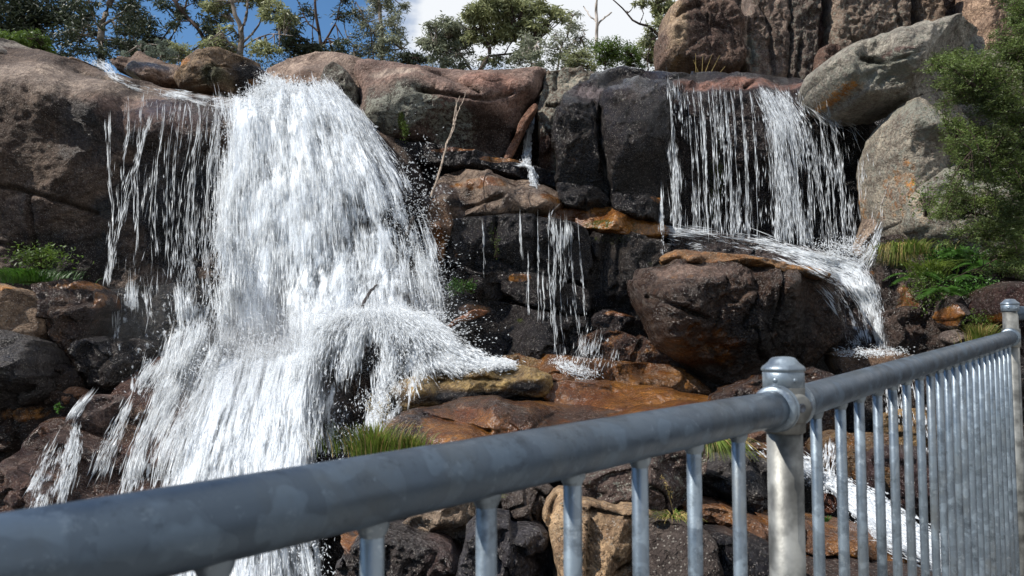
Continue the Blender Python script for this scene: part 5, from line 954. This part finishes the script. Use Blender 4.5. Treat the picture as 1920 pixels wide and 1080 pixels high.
tree('wispy thin-leaved gum fading out to the right of the large one', 36, [[(1045,132,4),(1050,95,3.5),(1065,60,3),(1075,30,2)],[(1048,100,2),(1080,80,2),(1095,70,1)],[(1055,80,2),(1035,60,2)]],
     [(1070,55,34,22,700),(1050,85,32,20,700),(1090,80,22,18,450),(1055,112,28,14,600),(1065,28,22,10,300)], BARK_GREY, LEAF_GREY, (0.20, 0.045), sub=30)
tree('bare dead tree with a white trunk forking above the shrubs', 26, [[(1118,110,6),(1118,70,6.5),(1118,30,6),(1120,-30,5)],[(1118,48,4),(1132,30,3.5),(1150,10,3)],[(1118,40,3),(1105,20,2.5),(1098,-5,2)]], [], BARK_PALE, LEAF_GREY, name='dead_tree')
for i_, (bx, by, rx, ry, n_, lb) in enumerate([(1080,110,34,18,1900,'olive scrub left of the dead white tree'),(1135,95,30,26,2600,'rounded green shrub around the foot of the dead white tree'),(1180,102,26,20,1900,'green shrub between the dead tree and the granite columns'),(1215,90,22,26,1700,'leafy green shrub against the first granite column')]):
    tree(lb, 23 + i_ * 0.7, [[(bx, 135, 3), (bx, by + 10, 2.5), (bx + 6, by - 8, 2)]], [(bx, by, rx, ry, n_), (bx + 8, by + 18, rx, 12, 900)], BARK_DARK, [LEAF_OLIVE, LEAF_BRIGHT, LEAF_BRIGHT, LEAF_OLIVE][i_], (0.10, 0.03), cat='shrub', name='shrub', droop=-0.1, sub=50)
tree('dark arching gum branches reaching left from behind the first granite column', 24, [[(1246,110,6),(1238,70,5),(1220,50,5),(1195,45,4),(1170,20,3),(1145,-5,2)],[(1238,65,4),(1232,30,3),(1225,0,2.5),(1222,-30,2)],[(1200,45,2.5),(1210,15,2),(1200,-10,1.5)],[(1180,32,2),(1178,10,1.5)]],
     [(1250,20,26,16,1500),(1215,5,30,10,600),(1240,45,18,12,600),(1215,70,18,20,800),(1260,-5,34,10,900)], BARK_DARK, LEAF_OLIVE, (0.15, 0.04))
tree('drooping leafy gum tips above the gap beside the small dark boulder', 21.5, [[(1330,60,3),(1322,20,2.5),(1310,-30,2)],[(1322,15,2),(1350,0,1.5),(1362,5,1)]], [(1345,2,20,8,700),(1300,-12,26,8,500)], BARK_DARK, LEAF_GREY, (0.12, 0.03))
# dense low scrub along the ridge: nobody could count it
def ridge_scrub():
    LP = []
    for x in np.arange(-60, 1240, 7.0):
        Y = RNG.uniform(21, 40); c = at(x, 128 - 12 * RNG.random() - (14 if x < 330 else 0), Y)
        LP.append(c + RNG.normal(size=(60, 3)) * np.array([0.45, 0.5, 0.25 + (0.2 if x < 300 else 0)]))
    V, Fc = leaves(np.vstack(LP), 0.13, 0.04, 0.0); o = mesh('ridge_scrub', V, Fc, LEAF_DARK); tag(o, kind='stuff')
ridge_scrub()
# foreground tea tree at the right edge
def tea_tree():
    Y = 6.6; k = Y / F; root = empty('tea_tree', at(2010, 760, Y)); tag(root, 'fine-leaved green tea tree reaching in from the right edge over the grey boulders', 'tree')
    stems = [[(2010,760,16),(1990,560,13),(1960,400,10),(1930,250,8),(1915,100,6),(1920,-40,4)],[(1975,470,7),(1900,420,5),(1830,390,3.5),(1760,400,2)],[(1955,380,6),(1890,320,4),(1820,310,3),(1760,310,1.5)],[(1935,280,6),(1870,230,4),(1810,190,3),(1765,185,1.5)],
             [(1930,250,5),(1880,150,3.5),(1830,110,2.5),(1780,100,1.5)],[(1965,430,5),(1900,470,4),(1850,500,2.5),(1800,520,1.5)],[(1920,150,4),(1900,60,3),(1880,10,2)],[(1900,420,3),(1850,440,2),(1800,450,1.2)],[(1880,320,3),(1850,270,2),(1800,240,1.2)]]
    parts, nodes = [], []
    for si, s in enumerate(stems):
        P = wiggle(s, Y, 14, 5, si + 3.3, 0.15); w = resample(np.array(s, float), 14)[:, 2]
        if si: P[:, 1] += np.linspace(0, RNG.uniform(-0.5, 0.3), 14)
        parts.append(tube_np(P, w * k / 2, 6)); nodes += list(P[2:])
    nodes = np.array(nodes); LP = []
    blobs = [(1800,130,40,28,16),(1850,110,45,30,20),(1900,130,40,50,30),(1770,110,22,14,6),(1780,170,30,14,8),(1850,180,60,30,22),(1900,230,50,50,34),(1830,230,50,24,16),(1880,300,60,40,32),(1810,290,40,20,12),
             (1910,380,50,50,34),(1850,360,50,30,20),(1790,360,36,24,12),(1900,450,50,36,26),(1850,430,40,22,12),(1930,60,30,40,16),(1900,20,24,24,10),(1780,400,30,16,6),(1770,185,20,8,4),(1910,510,40,16,14)]
    for bx, by, rx, ry, ns in blobs:
        for _ in range(int(ns * 2.2)):
            r = RNG.normal(size=2); q = at(bx + r[0] * rx * 0.55, by + r[1] * ry * 0.55, Y + RNG.uniform(-0.5, 0.5))
            i = np.argmin(np.linalg.norm(nodes - q, axis=1)); a = nodes[i]; d = q - a; m = (a + q) / 2 + RNG.normal(size=3) * 0.05
            t = np.linspace(0, 1, 7)[:, None]; Pp = a * (1 - t) ** 2 + 2 * m * t * (1 - t) + q * t ** 2
            parts.append(tube_np(Pp, np.linspace(0.0045, 0.0015, 7), 4))
            # side sprigs, densely leaved
            for _s in range(7):
                tt = RNG.uniform(0.45, 1.0); b = Pp[int(tt * 6)]; sd_ = RNG.normal(size=3); sd_[2] = abs(sd_[2]) * 0.3; sd_ /= np.linalg.norm(sd_); ll = RNG.uniform(0.06, 0.16)
                parts.append(tube_np(np.stack([b, b + sd_ * ll]), np.array([0.0015, 0.0006]), 3))
                u = RNG.random(26)[:, None]; LP.append(b + sd_ * ll * u + RNG.normal(size=(26, 3)) * 0.010)
    V, Fc = join([p for p in parts if True]); NTRI[0] += len(Fc) * 2; meshw('trunk', V, Fc, BARK_DARK, root)
    V, Fc = leaves(np.vstack(LP), 0.024, 0.0075, 0.0); meshw('crown', V, Fc, LEAF_TEA, root)
tea_tree()
# grass tussocks
def tussock(label, px, py, Y, n, h, spread, mat, arch=1.0, cat='grass tuft', name='grass_tuft', lean=(0, 0), heads=0, dry=0.0, w=0.004, hang=0.0):
    c = at(px, py, Y); root = empty(name, c); tag(root, label, cat)
    def blades(n, h, mat_, w, arch, nm):
        V, Fc = [], []; m = 6; t = np.linspace(0, 1, m)
        a = RNG.uniform(0, 6.28, n); r = np.abs(RNG.normal(size=n)) * spread * 0.35; H = h * RNG.uniform(0.45, 1.1, n); A = arch * RNG.uniform(0.3, 1.1, n) * H
        base = np.stack([np.cos(a) * r, np.sin(a) * r * 0.6, np.zeros(n)], 1); d = np.stack([np.cos(a) + lean[0], np.sin(a) * 0.7 - 0.25, np.zeros(n)], 1)
        zc = H[:, None] * (t[None] * (1 + 0.35 * arch) - (0.75 * arch + hang) * t[None] ** 2.2) + lean[1] * t[None] * h
        P = base[:, None] + d[:, None] * (A[:, None] * t[None] ** 1.5)[:, :, None]; P[:, :, 2] += zc
        sdv = np.stack([-np.sin(a), np.cos(a) * 0.5, 0.3 * np.ones(n)], 1); ww = w * (1 - t ** 1.5)[None, :, None] * RNG.uniform(0.7, 1.4, n)[:, None, None] + 0.0004
        V = np.concatenate([P + sdv[:, None] * ww, P - sdv[:, None] * ww], 2).reshape(n, m * 2, 3).reshape(-1, 3)
        i, j = np.meshgrid(np.arange(n), np.arange(m - 1), indexing='ij'); k = (i * m * 2 + j * 2).ravel(); Fc = np.stack([k, k + 1, k + 3, k + 2], 1); NTRI[0] += len(Fc) * 2
        o = mesh(nm, V, Fc, mat_, root); o['kind'] = 'stuff'; return P
    blades(n, h, mat, w, arch, 'blades')
    if dry: blades(int(n * dry), h * 1.05, GRASS_DRY, w, arch, 'dry_blades')
    for _ in range(heads):
        ang = RNG.uniform(-0.5, 0.5); H = h * RNG.uniform(1.3, 2.2); t = np.linspace(0, 1, 10)
        P = np.stack([np.sin(ang) * H * t ** 1.4 * 0.6, -0.05 * t, H * (t - 0.12 * t ** 3)], 1) + np.array([RNG.normal() * spread * 0.3, 0, 0])
        parts = [tube_np(P, np.linspace(0.0018, 0.0008, 10), 3)]
        s = meshw('seed_stalk', parts[0][0] + c, parts[0][1], GRASS_DRY, root)
        q = P[-1] + np.outer(np.linspace(-0.16, 0, 40), (P[-1] - P[-2]) / np.linalg.norm(P[-1] - P[-2])) + RNG.normal(size=(40, 3)) * 0.008
        V, Fc = leaves(q, 0.022, 0.006, -0.3); hd = meshw('seed_head', V + c, Fc, GRASS_DRY, s) if False else mesh('seed_head', V + c - np.array(root.location), Fc, GRASS_DRY, s)
    return root
tussock('bright grass tuft with straw-coloured seed stalks by the top rail, below the dome of water', 700, 852, 7.2, 420, 0.34, 0.60, GRASS, w=0.005, arch=0.55, heads=7, dry=0.25)
tussock('second smaller grass tuft right beside the seed-stalked one', 768, 842, 7.2, 200, 0.18, 0.3, GRASS, w=0.005, arch=0.6, dry=0.3, heads=1)
tussock('tussock of long grass hanging from the bank left of the thick post', 1335, 835, 6.2, 500, 0.22, 0.16, GRASS, arch=1.2, hang=0.9, dry=0.15, lean=(0.4, 0))
tussock('thin grass wisps on the dark rock below the tan block', 905, 950, 6.1, 70, 0.16, 0.10, GRASS, arch=1.1)
tussock('sparse grass growing from the crack between two balusters, low at the centre right', 1262, 985, 5.4, 120, 0.18, 0.16, GRASS, arch=1.0, hang=0.3, dry=0.8, heads=1)
tussock('golden and green long grass hanging beside the right-hand chute', 1690, 470, 11.0, 260, 0.40, 0.5, GRASS, arch=0.6, hang=1.3, dry=0.7, w=0.006, lean=(-0.2, 0))
tussock('upright green grass just right of the golden hanging grass', 1712, 475, 10.9, 260, 0.32, 0.5, GRASS, arch=0.5, w=0.006, hang=0.2, dry=0.2)
tussock('yellowish grass clump near the far post', 1838, 648, 9.0, 320, 0.30, 0.3, GRASS, arch=0.6, dry=0.7, w=0.004)
tussock('short green grass on the dark bank at the foot of the ferns', 1745, 520, 10.7, 400, 0.35, 0.4, GRASS, arch=1.1, w=0.006)
tussock('dark green grassy plant on the ledge at the left edge', 55, 530, 11.6, 900, 0.30, 1.0, FERN, arch=1.0, w=0.006, cat='plant', name='ledge_plant')
tussock('single bright green sprout on the rust slab behind the balusters', 1550, 978, 5.8, 40, 0.06, 0.04, FERN, arch=1.0, w=0.003)
def clump(label, px, py, Y, rx, ry, n, leaf, l, cat='plant', name='leafy_plant', droop=0.0):
    c = at(px, py, Y); k = Y / F; r = RNG.normal(size=(n, 3)) * 0.5
    sp = c + np.stack([r[:, 0] * rx * k, r[:, 1] * rx * k * 0.6, r[:, 2] * ry * k], 1)
    root = empty(name, c + np.array([0, 0, -ry * k])); tag(root, label, cat)
    st = [tube_np(np.stack([c + np.array([RNG.normal() * 0.02, 0.05, -ry * k]), (c + q) / 2, q]), np.array([0.004, 0.003, 0.001]), 3) for q in sp[:: max(1, n // 30)]]
    V, Fc = join(st); meshw('stems', V, Fc, BARK_DARK, root)
    V, Fc = leaves(sp, l, l * 0.42, droop); o = meshw('foliage', V, Fc, leaf, root); return root
clump('bushy green plant growing over the ledge at the left edge', 78, 482, 11.3, 50, 22, 900, LEAF_BRIGHT, 0.06)
clump('small round green fern clump below the upright black face', 856, 538, 11.9, 16, 12, 420, FERN, 0.045)
clump('brighter green clump right of the small fern clump', 882, 538, 11.9, 9, 10, 260, FERN, 0.045)
clump('moss tuft hanging from the lichen-spotted boulder', 760, 244, 13.7, 6, 16, 260, LEAF_BRIGHT, 0.04)
clump('small green weed on the shaded wall at the lower left', 108, 765, 9.8, 6, 6, 50, FERN, 0.05)
clump('leafy twigs with a yellow tip beside the tall rounded boulder', 1740, 370, 10.3, 40, 36, 300, LEAF_BRIGHT, 0.045)
clump('tiny weeds clinging to the upright black face', 930, 460, 12.2, 5, 22, 60, LEAF_BRIGHT, 0.04)
clump('lush green undergrowth at the top of the fern bank', 1790, 480, 10.9, 55, 18, 1300, FERN, 0.05)
clump('green leafy growth hanging over the bank between grass and ferns', 1735, 535, 10.5, 36, 40, 1300, LEAF_BRIGHT, 0.035, droop=0.6)
clump('dark green leafy mat around the lower ferns', 1820, 545, 10.2, 60, 26, 1500, FERN, 0.04, droop=0.4)
clump('small leafy sprigs above the little grey-brown stone', 1840, 600, 9.6, 30, 16, 350, LEAF_BRIGHT, 0.04)
# ferns
def fern(label, px, py, Y, nf, L_, seed):
    c = at(px, py, Y); root = empty('fern', c); tag(root, label, 'fern'); rg = np.random.default_rng(seed)
    for f in range(nf):
        a = rg.uniform(-pi, 0.35) if rg.random() < 0.8 else rg.uniform(-pi, pi); ln = L_ * rg.uniform(0.5, 0.95); m = 26; t = np.linspace(0, 1, m)
        d = np.array([cos(a), sin(a) * 0.8, 0]); lift = rg.uniform(0.2, 0.75)
        P = d[None] * (ln * t)[:, None] + np.array([0, 0, 1])[None] * (ln * (lift * t - (0.35 + lift * 0.6) * t ** 2))[:, None]
        S = np.cross(np.gradient(P, axis=0), [0, 0, 1]); S /= np.linalg.norm(S, axis=1)[:, None]; T = np.gradient(P, axis=0); T /= np.linalg.norm(T, axis=1)[:, None]
        V, Fc = [], []; tv, tf = tube_np(P, np.linspace(0.004, 0.001, m), 3); 
        for s in (-1, 1):
            wl = ln * 0.20 * np.sin(pi * np.clip(t * 0.92 + 0.08, 0, 1)) ** 0.7
            for k in range(2, m):
                b = P[k]; e = b + S[k] * s * wl[k] + T[k] * wl[k] * 0.35 - np.array([0, 0, wl[k] * 0.25]); h = T[k] * ln / m * 0.27
                V += [b - h, b + h, (b + e) / 2 + h * 1.1, e, (b + e) / 2 - h * 1.1]
                q = len(V) - 5; Fc += [[q, q + 1, q + 2, q + 4], [q + 4, q + 2, q + 3, q + 3]]
        V = np.array(V); Fq = np.array([f_ for f_ in Fc if f_[2] != f_[3]]); Ft = np.array([f_[:3] for f_ in Fc if f_[2] == f_[3]])
        nv = len(V); o = mesh('frond', np.vstack([V, tv]), [Fq, Ft, tf + nv], FERN, root, smooth=False); NTRI[0] += len(V)
for i_, (x_, y_, Y_, lb) in enumerate([(1800,520,10.3,'fern with long arching fronds in the middle of the green bank'),(1760,548,10.2,'fern nearest the hanging golden grass, fronds drooping left'),(1840,500,10.4,'fern highest on the bank, close under the tea tree'),
                                     (1790,475,10.8,'fern tucked under the broad grey boulder'),(1850,545,10.1,'fern above the shiny red-brown boulder'),(1720,520,10.7,'small fern behind the hanging grass')]):
    fern(lb, x_, y_, Y_, 16, 0.42 + 0.05 * (i_ % 3), 40 + i_)
# dead sticks
def stick(label, lines, Y0, Y1, wpx, mat, name='dead_branch'):
    parts = []
    for s in lines:
        P = resample(np.array(s, float), 18); Yk = np.linspace(Y0, Y1, 18); k = Y0 / F
        q = np.stack([np.arange(18) * 0.6, np.full(18, wpx), np.zeros(18)], 1); P[:, 0] += noise(q) * 2.5
        parts.append(tube_np(at(P[:, 0], P[:, 1], Yk), P[:, 2] * k / 2, 7))
    V, Fc = join(parts); b = parts[0][0][0]; o = mesh(name, V - b, Fc, mat); o.location = b; tag(o, label, 'branch'); return o
stick('forked bare branch leaning against the lichen-spotted boulder', [[(808,370,5),(825,320,4.5),(838,270,4),(850,236,3),(853,205,2.2),(862,180,1.4)],[(850,236,3),(858,212,2),(870,185,1.4),(874,168,0.8)],[(838,270,2),(852,240,2),(856,205,1.4),(855,185,1)]], 12.2, 13.4, 1, DEADWOOD)
stick('short wet log end poking out of the main fall', [[(762,442,8),(770,425,9),(776,405,6)]], 12.0, 11.9, 2, DEADWET)
stick('curved wet stick standing in the splash above the dome', [[(675,590,6),(682,568,7),(695,545,6),(707,534,3)]], 10.5, 10.9, 3, DEADWET)
stick('thin white twig beside the tall rounded boulder', [[(1652,385,3),(1660,365,2.5),(1666,340,1.5)]], 11.6, 11.5, 4, BARK_PALE)
stick('dark twig on the wet slope of the left cliff block', [[(163,146,2),(190,147,2.5),(215,155,3),(235,163,3),(245,165,2)],[(213,155,2),(205,146,1.5)]], 14.6, 14.2, 5, DEADWET)
def reeds():
    root = empty('dry_stalks', at(1330, 140, 17)); tag(root, 'few dry bare stalks in front of the round-topped boulder', 'stalks')
    for (x0, x1, y1) in [(1305,1304,100),(1316,1318,104),(1320,1335,102),(1330,1350,103),(1345,1360,124),(1312,1300,112)]:
        v, f = tube_np(at(np.linspace(x0, x1, 6), np.linspace(142, y1, 6), 17), np.linspace(0.007, 0.003, 6), 4); meshw('stalk', v, f, GRASS_DRY, root)
reeds()
# ------------------------------------------------------------------ safety railing and walkway
def lathe(prof, n=28):
    """prof: (radius, z) pairs, round the z axis"""
    p = np.array(prof, float); a = np.arange(n) * 2 * pi / n
    V = np.stack([p[:, None, 0] * np.cos(a), p[:, None, 0] * np.sin(a), np.repeat(p[:, 1:2], n, 1)], -1).reshape(-1, 3)
    i, j = np.meshgrid(np.arange(len(p) - 1), np.arange(n), indexing='ij'); j2 = (j + 1) % n
    return V, np.stack([i * n + j, i * n + j2, (i + 1) * n + j2, (i + 1) * n + j], -1).reshape(-1, 4)
def along(V, a, d):
    """turn a z-axis shape so that z runs along d, starting at a"""
    q = Vector(d).to_track_quat('Z', 'Y').to_matrix(); return np.array(a) + V @ np.array(q).T
rail_r = 0.0242
pA = at(1470, 763, 1.13); pL0 = at(640, 930, 0.544); dirL = (pL0 - pA) / np.linalg.norm(pL0 - pA)
pB = at(1896, 632, 2.80); dirR = (pB - pA) / np.linalg.norm(pB - pA)
fr = empty('safety_railing', (pA[0], pA[1], 0.45)); tag(fr, 'galvanised steel safety railing with vertical balusters across the foreground', 'railing')
def cyl(name, a, b, r, mat, parent, n=24, seg=2, off=None):
    a = np.array(a, float); b = np.array(b, float); L_ = np.linalg.norm(b - a)
    prof = [(0.0001, 0), (r * 0.9, 0), (r, r * 0.1)] + [(r, L_ * k / seg) for k in range(1, seg)] + [(r, L_ - r * 0.1), (r * 0.9, L_), (0.0001, L_)]
    V, Fc = lathe(prof, n); V = along(V, a, b - a); NTRI[0] += len(Fc) * 2
    return mesh(name, V - (off if off is not None else np.array(fr.location)), Fc, mat, parent)
endL = pA + dirL * 1.75
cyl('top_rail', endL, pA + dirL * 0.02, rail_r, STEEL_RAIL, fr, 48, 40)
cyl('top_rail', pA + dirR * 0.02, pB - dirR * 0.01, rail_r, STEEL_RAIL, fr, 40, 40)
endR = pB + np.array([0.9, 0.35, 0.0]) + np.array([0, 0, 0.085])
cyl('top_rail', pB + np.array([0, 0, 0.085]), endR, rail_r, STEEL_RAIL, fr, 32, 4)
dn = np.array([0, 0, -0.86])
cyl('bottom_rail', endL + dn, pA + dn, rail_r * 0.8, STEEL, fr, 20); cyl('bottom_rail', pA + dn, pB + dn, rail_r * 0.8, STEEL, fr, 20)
def baluster(p):
    o = cyl('baluster', p + np.array([0, 0, -0.86]), p + np.array([0, 0, -0.012]), 0.0086, STEEL, fr, 16, 3)
    # weld bead under the rail
    V, Fc = lathe([(0.0086, -0.006), (0.0115, 0.0), (0.0125, 0.006)], 12)
    mesh('weld', V + p + np.array([0, 0, -rail_r - 0.002]) - np.array(fr.location), Fc, STEEL, o)
for k in range(11): baluster(pA + dirL * (0.188 + 0.1475 * k) * 0.80)
Lr = np.linalg.norm(pB - pA)
SB = [0.13, 0.249, 0.353, 0.468, 0.574, 0.684, 0.796]
for s_ in SB + list(np.linspace(0.9, Lr - 0.08, 14)): baluster(pA + dirR * s_)
def post(p, hd):
    base = np.array([p[0], p[1], 0.45]); top = p[2] + hd
    V, Fc = lathe([(0.0001, 0), (0.0242, 0), (0.0242, 0.6), (0.0242, top - 0.45), (0.0001, top - 0.45)], 40)
    o = mesh('post', V + base - np.array(fr.location), Fc, STEEL_DULL, fr)
    V, Fc = lathe([(0.0262, -0.022), (0.0282, -0.020), (0.0285, 0.0), (0.0272, 0.0015), (0.0300, 0.003), (0.0302, 0.0055), (0.0285, 0.0085), (0.0245, 0.0115), (0.0205, 0.0150), (0.0180, 0.0185), (0.0150, 0.0210), (0.0085, 0.0224), (0.0001, 0.0227)], 40)
    mesh('cap', V + np.array([p[0], p[1], top - 0.004]) - np.array(fr.location), Fc, STEEL, o)
    for a in (-2.3, -1.3, 0.4, 2.0):
        d = np.array([cos(a), sin(a), 0]); V, Fc = lathe([(0.0035, 0), (0.0035, 0.0005), (0.0025, 0.0016), (0.0001, 0.002)], 12)
        mesh('rivet', along(V, np.array([p[0], p[1], top - 0.014]) + d * 0.0280, d) - np.array(fr.location), Fc, STEEL, o)
    return o, base, top
po, pb_, pt_ = post(pA, 0.052)
pf, _, _ = post(pB, 0.115)
loc = np.array(fr.location)
# sleeve round the post, cross fitting and clamp rings
def ring(name, c, d, prof, mat, parent, n=36):
    V, Fc = lathe(prof, n); return mesh(name, along(V, c, d) - loc, Fc, mat, parent)
for (pc, prt, dd) in ((pA, po, [dirL, dirR]), (pB, pf, [-dirR])):
    ring('sleeve', pc, [0, 0, 1], [(0.0243, -0.036), (0.0280, -0.034), (0.0285, -0.02), (0.0285, 0.026), (0.0275, 0.029), (0.0243, 0.029)], STEEL_DULL, prt)
    for d in dd:
        ring('clamp_ring', pc + d * 0.020, d, [(0.0243, 0.0), (0.0300, 0.001), (0.0325, 0.006), (0.0318, 0.010), (0.0290, 0.011), (0.0312, 0.013), (0.0318, 0.017), (0.0300, 0.021), (0.0243, 0.022)], STEEL, prt)
# bolted boss facing the camera between the rings
bd = np.array([0.70, -0.71, 0.0]) * 0.5 + np.array([0.2, -0.75, -0.05]); bd /= np.linalg.norm(bd)
ring('boss', pA + bd * 0.018, bd, [(0.022, 0), (0.021, 0.010), (0.0195, 0.0135), (0.017, 0.0145), (0.0001, 0.0148)], STEEL_DULL, po)
ring('bolt', pA + bd * 0.0325 + np.array([0.000, 0, 0.002]), bd, [(0.0065, 0), (0.0065, 0.0015), (0.0048, 0.0022), (0.0045, 0.0005), (0.0001, 0.0005)], BOLT, po, 20)
d2 = np.array([0.93, -0.36, 0]); ring('bolt', pA + d2 * 0.030 + dirR * 0.012, d2, [(0.0065, 0), (0.0065, 0.0025), (0.0055, 0.0035), (0.0001, 0.0038)], BOLT, po, 20)
ring('lug', pA + dirL * 0.036 + np.array([0, 0, 0.0285]), dirR, [(0.0001, 0), (0.005, 0.002), (0.0065, 0.010), (0.006, 0.020), (0.0001, 0.024)], STEEL, po, 16)
ring('set_screw', pA + np.array([-0.008, -0.018, 0.026]), [-0.35, -0.6, 0.7], [(0.004, 0), (0.004, 0.006), (0.003, 0.008), (0.0001, 0.008)], STEEL_DULL, po, 14)
# concrete walkway the railing stands on
def walkway():
    out = np.cross(np.append((dirR)[:2] / np.linalg.norm(dirR[:2]), 0), [0, 0, 1]); out = out / np.linalg.norm(out)
    a = endL + dirL * 0.5; b = pB + dirR * 1.0; w = 2.6
    q = [a - out * 0.12, b - out * 0.12, b + out * w, a + out * w]; V = [[p[0], p[1], z] for z in (0.45, 0.15) for p in q]
    o = mesh('walkway', V, np.array([[0, 3, 2, 1][::-1], [4, 5, 6, 7], [0, 1, 5, 4], [1, 2, 6, 5], [2, 3, 7, 6], [3, 0, 4, 7]]), CONC, smooth=False); tag(o, kind='structure')
walkway()
print('TRIS', NTRI[0])
